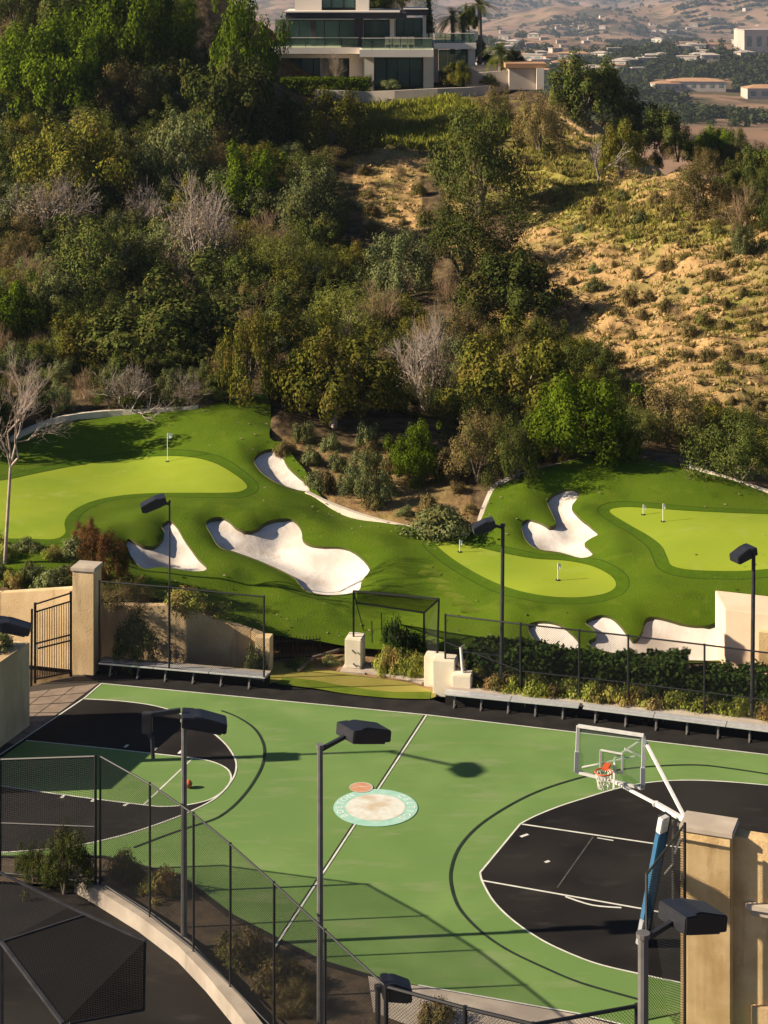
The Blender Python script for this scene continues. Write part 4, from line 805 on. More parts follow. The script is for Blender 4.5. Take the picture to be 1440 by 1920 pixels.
# trees of the valley: small leaf clumps, one mass
nt = len(pos); pp = pos; nq = 56
q = r.normal(size=(nt, nq, 3)); q /= np.linalg.norm(q, axis=2, keepdims=True); q[..., 2] = np.abs(q[..., 2])
R_ = (r.uniform(1.9, 5.0, (nt, 1, 1)))*(1+.00012*pp[:, 1][:, None, None]); cc = pp[:, None]+q*R_*np.array((1, 1, 1.15))*r.uniform(.55, 1, (nt, nq, 1))
v, f = leafquads(cc.reshape(-1, 3), (q+r.normal(0, .35, q.shape)).reshape(-1, 3), (R_*np.ones((nt, nq, 1))*r.uniform(.28, .6, (nt, nq, 1))).ravel(), r, .75)
o = npmesh('valley_trees', v, f, MAT['leaf_far']); tag(o, 'countless dark trees scattered across the hazy valley', 'trees', kind='stuff')
FH = []
def far_house(p, w_, d_, h_, rz, wm, rm, label, group, name='distant_house', nwin=3, hip=True):
    e = thing(name, p, label, 'house', group); FH.append(e); M_ = Matrix.Rotation(rz, 3, 'Z'); p = Vector(p)
    MB().box(p+Vector((0, 0, h_/2-1)), (w_, d_, h_+2), rz).build('wall', wm, e)
    k_ = .5; rh = h_*.32 if hip else .25; o_ = .6
    A = [p+M_ @ Vector((sx*(w_/2+o_), sy*(d_/2+o_), h_+.02)) for sx, sy in ((-1, -1), (1, -1), (1, 1), (-1, 1))]; rl = max(w_/2-d_/2, .5) if hip else w_/2+o_
    if hip: MB().raw(A+[p+M_ @ Vector((-rl, 0, h_+rh)), p+M_ @ Vector((rl, 0, h_+rh))], [(0, 1, 5, 4), (1, 2, 5), (2, 3, 4, 5), (3, 0, 4), (3, 2, 1, 0)]).build('roof', rm, e)
    else: MB().box(p+Vector((0, 0, h_+.2)), (w_+1, d_+1, .5), rz).build('roof', rm, e)
    for i in range(nwin):
        x = (i+.5)/nwin*w_-w_/2; MB().box(p+M_ @ Vector((x, -d_/2-.03, h_*.5)), (w_/nwin*.5, .1, h_*.45), rz).build('window', MAT['interior'], e)
pH = at_far(1305, 170); pH.z += .5
far_house(pH, 38, 22, 6.0, -.05, MAT['far_wall'], MAT['roof_tile'], 'long distant house with broad tan hipped roof in the valley', None, 'distant_villa', 6)
p = pH+Vector((-22, -6, -.3)); far_house(p, 18, 14, 5, .1, MAT['far_wall'], MAT['roof_tile'], 'low left wing beside the broad roofed villa in the valley', None, 'distant_villa_wing', 3)
far_house(at_far(1428, 184), 24, 16, 7, .1, MAT['far_wall'], MAT['roof_tile'], 'distant house with reddish roof cut by the right edge', None, 'distant_villa', 3)
far_house(at_far(1432, 98), 46, 28, 20, .15, MAT['far_wall'], MAT['far_wall'], 'large white flat roofed building at the right edge of the valley', None, 'distant_building', 5, False)
for (px, py) in HSE:
    p = at_far(px, py); s = r.uniform(.7, 1.25); far_house(p, 13*s, 9*s, 4.2*s, r.uniform(-.6, .6), MAT['far_wall'] if r.random() < .8 else MAT['stucco_pale'], MAT['roof_tile'] if r.random() < .35 else MAT['far_wall'], 'small pale house scattered in the hazy valley', 'houses scattered in the valley', nwin=2, hip=r.random() < .6)

name_by_landmark([(o_, px, py, ('tan' if 'roof_tile' in [c_ for c_ in o_.children if c_.name.startswith('roof')][0].data.materials[0].name else 'pale')+' roofed small house') for o_, (px, py) in zip([o_ for o_ in FH if o_.get('group')], HSE)], [(1305,165,'broad roofed villa in the valley'),(1430,90,'large white building in the valley'),(899,60,'tallest palm'),(985,140,'garden shed'),(1095,160,'dark round ridge tree'),(1200,60,'bare tan hill in the valley')])

# ------------------------------------------------------------------ court
g = sheet('ground', [(-120, -30), (120, -30), (120, 64.5), (-120, 64.5)], -1.2, MAT['dark_soil'])
def Q(pts, z=0): return [P(p[0], p[1], z) for p in pts]
CB = Q([(60,1260),(180,1240),(500,1272),(820,1318),(1100,1345),(1560,1400),(1560,1960),(1195,1960),(1080,1903),(780,1851),(715,1838),(600,1806),(430,1715),(330,1640),(190,1600),(0,1600),(-160,1600),(-160,1480),(0,1417),(190,1280),(150,1262)])
CB = Q([(150,1262),(182,1246),(500,1272),(520,1284),(650,1302),(812,1312),(830,1318),(1100,1345),(1560,1403),(1560,2000),(1195,1990),(1195,1938),(1080,1905),(780,1851),(715,1838),(600,1806),(430,1718),(330,1640),(190,1606),(-160,1606),(-160,1525),(0,1419),(189,1279)])
mb = MB().extrude([(p.x, p.y) for p in CB], -.3, 0.0); o = mb.build('court_apron', MAT['asphalt']); o['kind'] = 'structure'
side = [(190,1282),(800,1341),(1440,1416),(1560,1431)]; base_l = [(190,1282),(160,1308),(0,1416),(-160,1522)]
GR = Q(side)+Q([(1560,1990),(1200,1930),(1083,1901),(784,1848),(718,1834),(605,1800),(440,1716),(340,1640),(196,1604),(-150,1604)])+Q(base_l[::-1])
sheet('court_surface', GR, .004, MAT['court_green'])
arcL = [(155,1311),(225,1315),(290,1324),(340,1340),(385,1365),(420,1393),(439,1420),(443,1440),(435,1463),(408,1494),(370,1516),(320,1537),(250,1561),(180,1579),(120,1589),(60,1595),(0,1599),(-120,1602)]
sL = smooth(Q(arcL), 6); sheet('three_point_area', [tuple(p) for p in sL]+Q([(-145,1512),(0,1416)]), .008, MAT['court_black'])
keyL = [(49,1389),(120,1396),(200,1404),(290,1414),(362,1422),(398,1429),(424,1441),(433,1455),(430,1470),(415,1487),(390,1501),(350,1510),(305,1513),(270,1510),(180,1499),(90,1487),(0,1474),(-60,1465)]
kL = smooth(Q(keyL), 5); sheet('key_area', [tuple(p) for p in kL], .012, MAT['court_green'])
arcRa = [(1560,1487),(1440,1473),(1340,1465),(1265,1464),(1200,1470),(1150,1481),(1100,1496),(1050,1512),(1005,1530),(976,1545)]; arcRb = [(900,1637),(905,1655),(925,1690),(960,1725),(1010,1760),(1060,1785),(1120,1808),(1195,1826),(1290,1846),(1420,1868)]
sRa, sRb = smooth(Q(arcRa), 6), smooth(Q(arcRb), 6)
sheet('three_point_area', [tuple(p) for p in sRa]+[tuple(p) for p in sRb]+Q([(1560,1890)]), .008, MAT['court_black'])
lw = .055
def ln_(pts, w_=lw, z=.016, m_='line_white', nm='court_line', sm=0): return stripe(nm, smooth(Q(pts), sm) if sm else Q(pts), w_, z, MAT[m_])
ln_(side); ln_(base_l); ln_(arcL, sm=6); ln_(keyL, sm=5, z=.0165); ln_([(362,1422),(269,1510)], z=.017)
stripe('court_line', sRa+sRb, lw, .0158, MAT['line_white'])
ln_([(800,1341),(565,1700),(500,1800)]); ln_([(796,1341),(561,1700),(497,1800)], .05, .0152, 'line_black')
ln_([(978,1546),(1290,1592),(1440,1614)], .07); ln_([(905,1652),(1205,1705),(1420,1745)], .07); ln_([(1112,1570),(1045,1665)], .04, .0165, 'line_faint')
ln_([(784,1848),(1083,1901),(1200,1930)], .05)
ln_([(415,1333),(445,1345),(475,1365),(491,1388),(496,1412),(490,1440),(470,1475),(445,1505),(420,1526),(395,1539),(330,1560),(250,1590)], .085, .0162, 'line_black', sm=5)
ln_([(1560,1470),(1440,1452),(1380,1443),(1310,1435),(1230,1437),(1160,1444),(1095,1457),(1020,1480),(960,1508),(900,1547),(862,1588),(846,1630),(847,1665),(862,1705),(900,1746),(950,1781),(1020,1815),(1090,1844),(1195,1874)], .085, .0162, 'line_black', sm=5)
for (a, c) in (((234,1402),(240,1397)),((287,1409),(293,1403)),((335,1414),(341,1408)),((115,1497),(121,1491)),((172,1504),(178,1498)),((232,1512),(240,1507)),((990,1565),(976,1570)),((1022,1618),(1030,1615))): ln_([a, c], .10, .0168, nm='lane_mark')
ln_([(1060,1682),(1110,1698),(1165,1703)], .07, .0168, nm='lane_mark', sm=4); ln_([(1120,1572),(1150,1577)], .05, .0168, nm='lane_mark')
# centre emblem: pale disc, teal ring with lettering, orange ball
LC = P(704, 1515); Rg = 1.255
def disc(name, c, r0, r1, z, mt, parent=None, n_=64):
    if r0 <= 0: return sheet(name, [(c.x+r1*math.cos(k*2*math.pi/n_), c.y+r1*math.sin(k*2*math.pi/n_)) for k in range(n_)], z, mt, parent=parent)
    v = []; f = []
    for k in range(n_):
        a = k*2*math.pi/n_; v += [(c.x+r0*math.cos(a), c.y+r0*math.sin(a), z), (c.x+r1*math.cos(a), c.y+r1*math.sin(a), z)]
    for k in range(n_): q = (k+1) % n_; f.append((2*k, 2*k+1, 2*q+1, 2*q))
    me = bpy.data.meshes.new(name); me.from_pydata(v, [], f); return link(name, me, mt, parent)
em = disc('court_emblem', LC, 0, Rg, .020, MAT['logo_teal']); em['kind'] = 'structure'
disc('emblem_disc', LC, 0, .89, .024, MAT['logo_white'], em)
bc = P(677, 1478); disc('emblem_ball', bc, 0, .36, .028, MAT['logo_orange'], em, 32)
disc('emblem_ball_seam', bc, .335, .36, .031, MAT['logo_white'], em, 32); stripe('emblem_ball_seam', [(bc.x-.34, bc.y-.05), (bc.x, bc.y+.05), (bc.x+.34, bc.y+.1)], .025, .031, MAT['logo_white'], em)
dg = bpy.context.evaluated_depsgraph_get
def letter(ch_, x, y, z, rot, size, m_, parent):
    cu = bpy.data.curves.new('t', 'FONT'); cu.body = ch_; cu.size = size; cu.align_x = 'CENTER'; cu.align_y = 'CENTER'; to = bpy.data.objects.new('t', cu); col.objects.link(to)
    bpy.context.view_layer.update(); me = bpy.data.meshes.new_from_object(to.evaluated_get(dg())); bpy.data.objects.remove(to); me.name = 'emblem_letter'; me.materials.clear()
    o = link('emblem_letter', me, m_, parent); o.location = (x, y, z); o.rotation_euler = (0, 0, rot)
for word, a0, st_ in (('BOSTON', 212, -15.5), ('CELTICS', 44, -14.5)):
    for i, c_ in enumerate(word):
        a = R(a0+i*st_); letter(c_, LC.x+1.07*math.cos(a), LC.y+1.07*math.sin(a), .026, a-math.pi/2, .30, MAT['logo_mark'], em)
# paved walk beyond the left baseline
pv = Q([(58,1286),(150,1262),(189,1279),(0,1419),(-120,1500),(-120,1420)]); sheet('paved_walk', pv, -.02, MAT['joint']); walk = bpy.data.objects['paved_walk']
for i in range(6):
    for j in range(3):
        def L_(s, t): a = P(48, 1298).lerp(P(-60, 1380), s); c = P(186, 1281).lerp(P(30, 1396), s); return a.lerp(c, t)
        s0, s1, t0, t1 = i/6+.006, (i+1)/6-.006, j/3+.008, (j+1)/3-.008
        MB().extrude([(L_(s, t).x, L_(s, t).y) for s, t in ((s0, t0), (s1, t0), (s1, t1), (s0, t1))], -.015, .003+.002*((i+j) % 2)).build('paver', MAT['paver'], walk)
# small orange ball
p = P(353, 1478); bl = bpy.data.meshes.new('ball'); bm = bmesh.new(); bmesh.ops.create_uvsphere(bm, u_segments=20, v_segments=12, radius=.12); bm.to_mesh(bl); bm.free(); bl.shade_smooth()
bt = thing('basketball', p, 'small orange basketball lying in the left key', 'ball'); o = link('ball_skin', bl, MAT['ball_orange'], bt); o.location = (0, 0, .135)
MB().tube([p+Vector((.122*math.cos(a), .122*math.sin(a), .135)) for a in np.linspace(0, 6.283, 20)], .006, 5).build('seam', MAT['cup_dark'], bt)

# ------------------------------------------------------------------ floodlights
def lamp(base, top, az, arm, hd, label, mt='pole_dark', r=.075, group='court floodlights', tilt=.10, foot=True, drop=None):
    base, top = Vector(base), Vector(top); t = thing('floodlight', base, label, 'floodlight', group); d = Vector((math.cos(az), math.sin(az), 0))
    MB().tube([base, Vector((top.x, top.y, top.z))], [r, r*.85], 10).build('pole', MAT[mt], t, smooth_=False)
    if foot: MB().box(base+Vector((0, 0, .06)), (.42, .42, .12), .2).build('base_plate', MAT[mt], t, .02)
    MB().tube([top-Vector((0, 0, .05)), top+Vector((0, 0, .03))], r*1.15, 10).build('cap', MAT[mt], t)
    a0 = top-Vector((0, 0, .1)); a1 = top+d*arm+Vector((0, 0, .12*arm)); MB().bar(a0, a1+d*.15, .085).build('arm', MAT['lamp_black'], t)
    L, W, H_ = hd; c = a1+d*L/2; yaw = Matrix.Rotation(az, 3, 'Z') @ Matrix.Rotation(tilt, 3, 'Y'); prof = [(-L/2, -H_*.42), (L/2, -H_*.62), (L/2, -.02), (-L*.15, H_*.30), (-L/2, H_*.24)]
    v = [c+yaw @ Vector((x, s*W/2, z)) for s in (-1, 1) for x, z in prof]; n_ = 5
    h_ = MB().raw(v, [tuple(range(n_))[::-1], tuple(range(n_, 2*n_))]+[(i, (i+1) % n_, n_+(i+1) % n_, n_+i) for i in range(n_)]).build('lamp_head', MAT['lamp_black'], t, .025)
    MB().box(c+yaw @ Vector((-L*.42, 0, -.02)), (L*.3, W*1.16, H_*.62), rot=yaw).build('driver_box', MAT['lamp_black'], h_, .02)
    MB().box(c+yaw @ Vector((.02*L, 0, -H_*.55)), (L*.72, W*.8, .05), rot=yaw @ Matrix.Rotation(.13, 3, 'Y')).build('lens', MAT['lamp_lens'], h_)
    return t
b1 = P(345, 1776); t1 = V(345, 1349, b1.y)
l1 = lamp(b1, t1, 0.12, .02, (1.08, .62, .44), 'grey floodlight pole rising beside the kerb wall at left', 'pole_grey', .085)
e0 = V(338, 1332, b1.y); e1 = V(276, 1341, b1.y); e2 = V(276, 1374, b1.y)
MB().bar(e0, e1, .11).build('back_arm', MAT['lamp_black'], l1); MB().bar(V(276, 1336, b1.y), e2, .26, .2).build('counter_box', MAT['pole_dark'], l1, .02); MB().tube([e2, V(285, 1385, b1.y), V(287, 1422, b1.y)], .05, 8).build('conduit', MAT['lamp_black'], l1)
lamp((V(600, 1938, 43).x, 43, .8), V(600, 1398, 43), .62, .75, (1.05, .62, .46), 'dark floodlight pole in front of half court, nearest the centre emblem', 'pole_grey', .08)
lamp((V(1205, 2100, 33.7).x, 33.7, -1.0), V(1206, 1752, 33.7), .55, .72, (1.0, .66, .5), 'nearest floodlight in front of the golden column', 'pole_grey', .11)
b4 = P(940, 1308); lamp(b4, V(943, 984, b4.y), 3.25, .35, (.72, .5, .42), 'tall dark floodlight behind the bench beside the hedge', tilt=.18)
b5 = P(1410, 1369); lamp(b5, V(1413, 1032, b5.y), 3.6, .1, (.72, .5, .42), 'tall dark floodlight at the right edge of the hedge', tilt=.15)
b6 = P(318, 1258); lamp(b6, V(318, 940, b6.y), 3.35, .2, (.85, .55, .42), 'floodlight standing over the fence in front of the left bunker', r=.035, tilt=.2)
lh = V(30, 1178, 59.2); lamp((lh.x-1.15, 59.2, 0), (lh.x-1.15, 59.2, lh.z+.05), .05, .55, (1.05, .6, .42), 'floodlight head poking in at the left edge over the beige wall')
lamp((-15.0, 59.1, 0), (-15.0, 59.1, 8.0), -.64, 2.0, (1.0, .6, .42), 'tall floodlight standing just outside the left edge')
lb = V(755, 1850, 42.0); lamp((lb.x-.55, 42, -.4), (lb.x-.55, 42, lb.z), .12, .12, (.62, .5, .5), 'short dark floodlight at the bottom edge behind the fence corner', tilt=0)
# ------------------------------------------------------------------ benches
def bench(a, c, label, nleg, seg=1, wid=.42, group='aluminium courtside benches'):
    a, c = Vector(a), Vector(c); t = thing('bench', Vector(((a.x+c.x)/2, (a.y+c.y)/2, 0)), label, 'bench', group); d = (c-a).normalized(); s = Vector((-d.y, d.x, 0))
    for i in range(seg):
        p, q = a.lerp(c, i/seg)+d*.01, a.lerp(c, (i+1)/seg)-d*.01
        for k_ in range(2): MB().bar(p+s*(.11+.24*k_)+Vector((0, 0, .45)), q+s*(.11+.24*k_)+Vector((0, 0, .45)), .22, .05).build('seat_plank', MAT['aluminium'], t, .008)
    for i in range(nleg):
        p = a.lerp(c, (i+.4)/nleg)
        mb = MB(); mb.bar(p+s*.05, p+s*.23+Vector((0, 0, .42)), .05); mb.bar(p+s*.40, p+s*.23+Vector((0, 0, .42)), .05); mb.bar(p+s*.02+Vector((0, 0, .02)), p+s*.44+Vector((0, 0, .02)), .05, .03); mb.build('leg', MAT['pole_grey'], t)
bench(P(184, 1268), P(497, 1296), 'long aluminium bench in front of the left fence', 6, 3)
bench(P(830, 1327), P(1085, 1353), 'aluminium bench left of the hoop in front of the flower bed', 5, 2); bench(P(1092, 1354), P(1500, 1406), 'aluminium bench right of the hoop in front of the flower bed', 7, 3)
# plinths behind the benches
def strip(name, pts, z0, z1, w_, mt, label=None, cat=None):
    pts = [Vector(p) for p in pts]; mb = MB()
    for a, c in zip(pts[:-1], pts[1:]):
        t = (c-a); t.z = 0; t.normalize(); s = Vector((-t.y, t.x, 0))*w_
        mb.box8([Vector((p.x, p.y, z0)) for p in (a, c, c+s, a+s)]+[Vector((p.x, p.y, z1)) for p in (a, c, c+s, a+s)])
    o = mb.build(name, MAT[mt], None)
    if label: tag(o, label, cat)
    else: o['kind'] = 'structure'
    return o
strip('ledge_wall', [P(186,1262), P(499,1290)], -.2, .34, .5, 'court_black', 'low ledge wall behind the left bench, bench shade painted black', 'ledge'); strip('ledge_cap', [P(185,1262), P(500,1290)], .345, .41, .52, 'concrete', 'pale concrete cap on the ledge behind the left bench', 'ledge')  # black of the ledge face is painted-in shade under the bench
strip('ledge_wall', [P(835,1321), P(1100,1346), P(1560,1404)], -.2, .36, .62, 'court_black', 'long ledge wall behind the right hand benches, bench shade painted black', 'ledge'); strip('ledge_cap', [P(834,1321), P(1100,1346), P(1560,1404)], .365, .43, .64, 'concrete', 'long pale concrete cap behind the right hand benches', 'ledge')  # bench shade painted black on this ledge face too
# ------------------------------------------------------------------ left: walls, column, gate, fence
def stucco_box(name, x0, x1, y0, y1, Y, dep, mt, label, cat, rz=-.26, cap=None, bev=.02):
    a, c = V(x0, y1, Y), V(x1, y0, Y); t = thing(name, Vector(((a.x+c.x)/2, Y, a.z)), label, cat); wd = c.x-a.x; ctr = Vector(((a.x+c.x)/2, Y+dep/2, (a.z+c.z)/2))
    MB().box(ctr, (wd/math.cos(rz), dep, c.z-a.z), rz).build('shaft', MAT[mt], t, bev)
    if cap: MB().box(Vector((ctr.x, ctr.y, c.z+cap/2+.002)), (wd/math.cos(rz)+.1, dep+.1, cap), rz).build('cap', MAT['concrete'], t, .02)
    return t
stucco_box('gate_column', 139, 181, 1072, 1268, 67.0, .75, 'stucco', 'tall square stucco column between the gate and the left fence', 'column', -.22, .14)
MB().box(V(160, 1066, 67.4), (.35, .3, .1)).build('lantern_base', MAT['concrete'], bpy.data.objects['gate_column'])
def slab(name, pts, z0, thick, mt, label, cat):    # pts: (px, top row, Y)
    q = [V(*p) for p in pts]; mb = MB()
    for a, c in zip(q[:-1], q[1:]):
        t = (c-a); t.z = 0; t.normalize(); s = Vector((-t.y, t.x, 0))*thick
        mb.box8([Vector((p.x, p.y, z0)) for p in (a, c, c+s, a+s)]+[a, c, c+s, a+s])
    return tag(mb.build(name, MAT[mt], None, .015), label, cat)
slab('garden_wall', [(-60,1116,69.3),(0,1112,69),(140,1103,68.2)], -.3, .3, 'stucco', 'sloping stucco wall behind the iron gate', 'wall')
slab('retaining_wall', [(186,1134,68.6),(330,1136,68.2),(400,1160,68),(470,1183,67.8),(503,1196,67.6)], -.3, .3, 'stucco', 'stucco retaining wall with sloping top behind the left fence', 'wall')
slab('end_pier', [(478,1195,67.2),(506,1197,67.1)], -.3, .5, 'stucco', 'short stucco pier at the end of the left fence', 'pier')
q0, q1 = P(56, 1361), P(-120, 1493); t_ = (q1-q0).normalized()
bw = thing('side_wall', q0, 'plain beige wall at the left edge beside the baseline', 'wall'); s_ = Vector((t_.y, -t_.x, 0))
s_ = s_ if s_.x < 0 else -s_
MB().box8([q0, q1, q1+s_*2, q0+s_*2]+[p_+Vector((0, 0, 2.75)) for p_ in (q0, q1, q1+s_*2, q0+s_*2)]).build('wall_body', MAT['stucco'], bw, .02)
for i in range(3): plant('ground', q0+Vector((-.9-.7*i, -.5-.3*i, 2.7)), 1.1, .8, ['green plant on the near end of the beige side wall', 'middle green plant on the beige side wall', 'green plant at the frame edge on the beige side wall'][i], 'plants on the side wall', name='wall_plant', sink=.05)
# gate
ga, gb_ = V(66, 1278, 66.3), V(133, 1265, 66.8); gt_ = thing('iron_gate', ga, 'black iron bar gate standing beside the tall stucco column', 'gate'); tz = lambda f: V(66, 1133, 66.3).lerp(V(133, 1112, 66.8), f)
mz = lambda f, k_: ga.lerp(gb_, f).lerp(tz(f), k_)
for f in (0, 1): MB().bar(mz(f, -.02), mz(f, 1.02), .08).build('gate_post', MAT['black_metal'], gt_)
for k_ in (.03, .42, .49, .90, 1.0): MB().bar(mz(0, k_), mz(1, k_), .045).build('rail', MAT['black_metal'], gt_)
for i in range(14): MB().bar(mz((i+1)/15, .03), mz((i+1)/15, .90), .022).build('bar', MAT['black_metal'], gt_)
MB().box(mz(.04, .45), (.09, .12, .18)).build('lock', MAT['steel_white'], gt_)
MB().bar(V(60, 1142, 66.2), V(58, 1360, 62.6+3.5), .07).build('hinge_post', MAT['black_metal'], gt_)
def fence(posts, label, mt='chain', rails=(0, 1), r=.035, name='chain_link_fence', mid=None, skip=()):
    ps = [(Vector(a), Vector(c)) for a, c in posts]; t = thing(name, ps[0][0], label, 'fence')
    for a, c in ps: MB().tube([a, c+Vector((0, 0, .04))], r, 8).build('post', MAT['black_metal'], t)
    for i, ((a, c), (a2, c2)) in enumerate(zip(ps[:-1], ps[1:])):
        if i in skip: continue
        MB().tube([c, c2], r*.8, 6).build('top_rail', MAT['black_metal'], t)
        if 0 in rails: MB().tube([a+Vector((0, 0, .06)), a2+Vector((0, 0, .06))], r*.6, 6).build('bottom_rail', MAT['black_metal'], t)
        if mid: MB().tube([a.lerp(c, mid), a2.lerp(c2, mid)], r*.6, 6).build('middle_rail', MAT['black_metal'], t)
        quad('mesh_panel', [a, a2, c2, c], [(0, 0), ((a2-a).length, (a2.z-a.z)), ((a2-a).length, c2.z-a.z), (0, c.z-a.z)], MAT[mt], t)
    return t
Yl = 66.9
fence([(V(186,1245,Yl), V(186,1090,Yl)), (V(317,1256,Yl-.6), V(317,1101,Yl-.6)), (V(495,1278,Yl-1.4), V(495,1119,Yl-1.4))], 'black chain link fence panel above the left bench')
# plants on that wall
plant('sage', V(255, 1255, 67.5), 1.9, 2.2, 'climbing bush against the wall behind the left fence', name='wall_shrub'); plant('ground', V(480, 1265, 67.2), 1.0, 1.1, 'small dark plant at the end of the left fence', name='wall_shrub')
plant('flower', V(350, 1140, 68.8), 2.2, .8, 'flowering plant on top of the retaining wall', name='wall_shrub'); plant('flower', V(405, 1160, 68.6), 1.5, .6, 'smaller flowering plant lower down the retaining wall', name='wall_shrub'); plant('brown', V(230, 1135, 69.2), 3.0, 1.0, 'brown bush on top of the retaining wall behind the column', name='wall_shrub')
# dirt corner with pickets and small lawn
sheet('lawn_patch', [tuple(p) for p in smooth(Q([(505,1283),(530,1281),(590,1291),(650,1301),(730,1309),(808,1311),(812,1298),(760,1280),(700,1272),(640,1262),(560,1250),(500,1240)]), 3)], .03, MAT['turf_tan'])
sheet('lawn_edge', [tuple(p) for p in smooth(Q([(520,1285),(590,1293),(650,1303),(730,1311),(806,1313)]), 4)]+[tuple(p) for p in smooth(Q([(808,1299),(730,1299),(650,1289),(590,1278),(530,1272)]), 4)], .045, MAT['turf_near'])
sheet('dirt_corner', Q([(495,1242),(505,1190),(600,1192),(680,1205),(820,1225),(860,1300),(810,1296),(640,1262)]), .012, MAT['soil'])
strip('path_slab', Q([(640,1258),(700,1266),(760,1276),(812,1290)]), .02, .10, .55, 'concrete')
pk = thing('picket_fence', P(505, 1240), 'low row of thin iron pickets in the dirt corner', 'fence')
for i in range(16):
    p = P(505, 1241).lerp(P(600, 1236), i/15); MB().bar(p, p+Vector((0, 0, .85)), .025).build('picket', MAT['black_metal'], pk)
for z in (.12, .72): MB().bar(P(505,1241)+Vector((0, 0, z)), P(600,1236)+Vector((0, 0, z)), .03).build('rail', MAT['black_metal'], pk)
mb = MB().tube([zat(P(560, 1262))*1+Vector((0, 0, -th(P(560,1262).x, P(560,1262).y)+.1)), P(590,1240)+Vector((0,0,.15)), P(640,1228)+Vector((0,0,.2)), P(690,1222)+Vector((0,0,.2))], .07, 8); tag(mb.build('fallen_branch', MAT['bark']), 'crooked brown branch lying behind the small lawn', 'branch')
for i, (px, py, w_) in enumerate(((560,1250,1.2),(620,1246,.9),(655,1240,.6))): plant('ground', P(px, py), w_, .35, ['low plant beside the pickets', 'low plant in the middle of the dirt corner', 'low plant at the foot of the left pedestal'][i], 'plants in the dirt corner')
# pedestals and netted frame
def pedestal(x0, x1, y0, y1, Y, label, dep=.75): return stucco_box('pedestal', x0, x1, y0, y1, Y, dep, 'stucco_pale', label, 'pedestal', -.2, None, .03)
pA = pedestal(650, 681, 1199, 1254, 67.3, 'pale square pedestal under the left post of the netted frame'); MB().box(V(666,1254,67.5), (.9, .95, .1), -.2).build('footing', MAT['concrete'], pA)
pB = pedestal(798, 833, 1232, 1296, 65.8, 'tall pale pedestal under the right post of the netted frame', .6); pC = pedestal(815, 856, 1239, 1308, 65.1, 'pale pedestal carrying the end post of the right fence', .7); pD = pedestal(851, 886, 1267, 1310, 64.6, 'lowest pale pedestal beside the bench end', .6)
for i in range(2): MB().tube([V(660+i*2, 1219+i*25, 67.24), V(668+i*2, 1226+i*25, 67.2)], .03, 6).build('hook', MAT['pole_grey'], pA)
pp_ = V(868, 1266, 64.9); st_t = thing('standpipe', pp_, 'thin white standpipe on the lowest pedestal', 'pipe'); MB().tube([pp_, V(866,1240,64.9), V(864,1214,64.9)], .05, 8).build('pipe', MAT['steel_white'], st_t); MB().bar(V(863,1214,64.9), V(872,1210,64.9), .05).build('tap', MAT['pole_grey'], st_t); MB().bar(V(868,1222,64.9), V(940,1230,65.6), .04).build('side_arm', MAT['pole_grey'], st_t)
A1, B1 = V(663,1108,67.6), V(823,1123,65.9); D1, C1 = V(668,1130,69.6), V(795,1149,68.2); nf_ = thing('netted_frame', V(740,1210,67), 'black steel frame with a dark net roof between two pale pedestals', 'frame')
for a, c in ((V(663,1199,67.6), A1), (V(820,1232,65.9), B1), (V(795,1212,68.2), C1), (V(688,1205,69.6), D1)): MB().bar(a, c, .07 if c is not D1 else .03).build('post', MAT['black_metal'], nf_)
for a, c in ((A1, B1), (D1, C1), (A1, D1), (B1, C1)): MB().bar(a, c, .05).build('roof_bar', MAT['black_metal'], nf_)
quad('net', [A1+Vector((.15,0,0)), B1, C1, D1], [(0,0),(3.2,0),(3,1.8),(0,1.8)], MAT['netting'], nf_); quad('side_net', [B1, C1, V(795,1212,68.2), V(820,1232,65.9)], [(0,0),(2.5,0),(2.5,2),(0,2)], MAT['net_light'], nf_)
for i, (px, y0) in enumerate(((697,1165),(715,1150),(735,1158),(742,1160))): MB().tube([V(px, y0, 67.8), V(px+1, y0+40, 67.8)], .02, 5).build('hanging_cord', MAT['black_metal'], nf_)
for i, (px, py, w_, h_) in enumerate(((722,1262,1.0,.95),(748,1264,1.1,.95),(775,1268,1.0,.9),(793,1270,.8,.75),(760,1240,1.6,1.3),(735,1228,1.0,1.4))): plant('hedgebush' if i > 3 else 'flower', P(px, py)-Vector((0, 0, 0)), w_, h_, ['leafy yellow green plant nearest the left pedestal', 'second leafy plant from the left pedestal', 'third leafy plant from the left pedestal', 'leafy plant close to the right pedestals', 'dark bush under the netted frame', 'dark upright bush under the left half of the netted frame'][i], 'plants under the netted frame', name='leafy_plant')
# right fence, hedge and flower bed
def fp(px, top, bot): b_ = P(px, bot); return (b_, V(px, top, b_.y))
e_ = V(835, 1240, 65.3)
fence([(e_, V(835,1153,65.3)), fp(976,1170,1322), fp(1086,1182,1334), fp(1178,1192,1344), fp(1321,1209,1362), fp(1470,1228,1381)], 'black chain link fence along the flower bed behind the benches', mid=.42)
sheet('flower_bed', Q([(850,1318),(1100,1342),(1560,1398),(1560,1300),(1250,1262),(1000,1240),(870,1232)]), .05, MAT['dark_soil'])
for i in range(7):
    a = P(880+i*84, 1298+i*9.5); c = P(880+i*84+80, 1298+(i+1)*9.5-1); a.y += 1.0; c.y += 1.0
    hedge('clipped_hedge', a, c, 1.3, 1.12+.12*math.sin(i*2.1), 2600, .17, 'leaf_hedge', ['dark hedge bush nearest the pale pedestals', 'second dark hedge bush from the pedestals', 'third dark hedge bush from the pedestals', 'middle dark hedge bush behind the right fence', 'fifth dark hedge bush from the pedestals', 'sixth dark hedge bush from the pedestals', 'dark hedge bush at the right edge'][i], 60+i, .22)
r = np.random.default_rng(17)
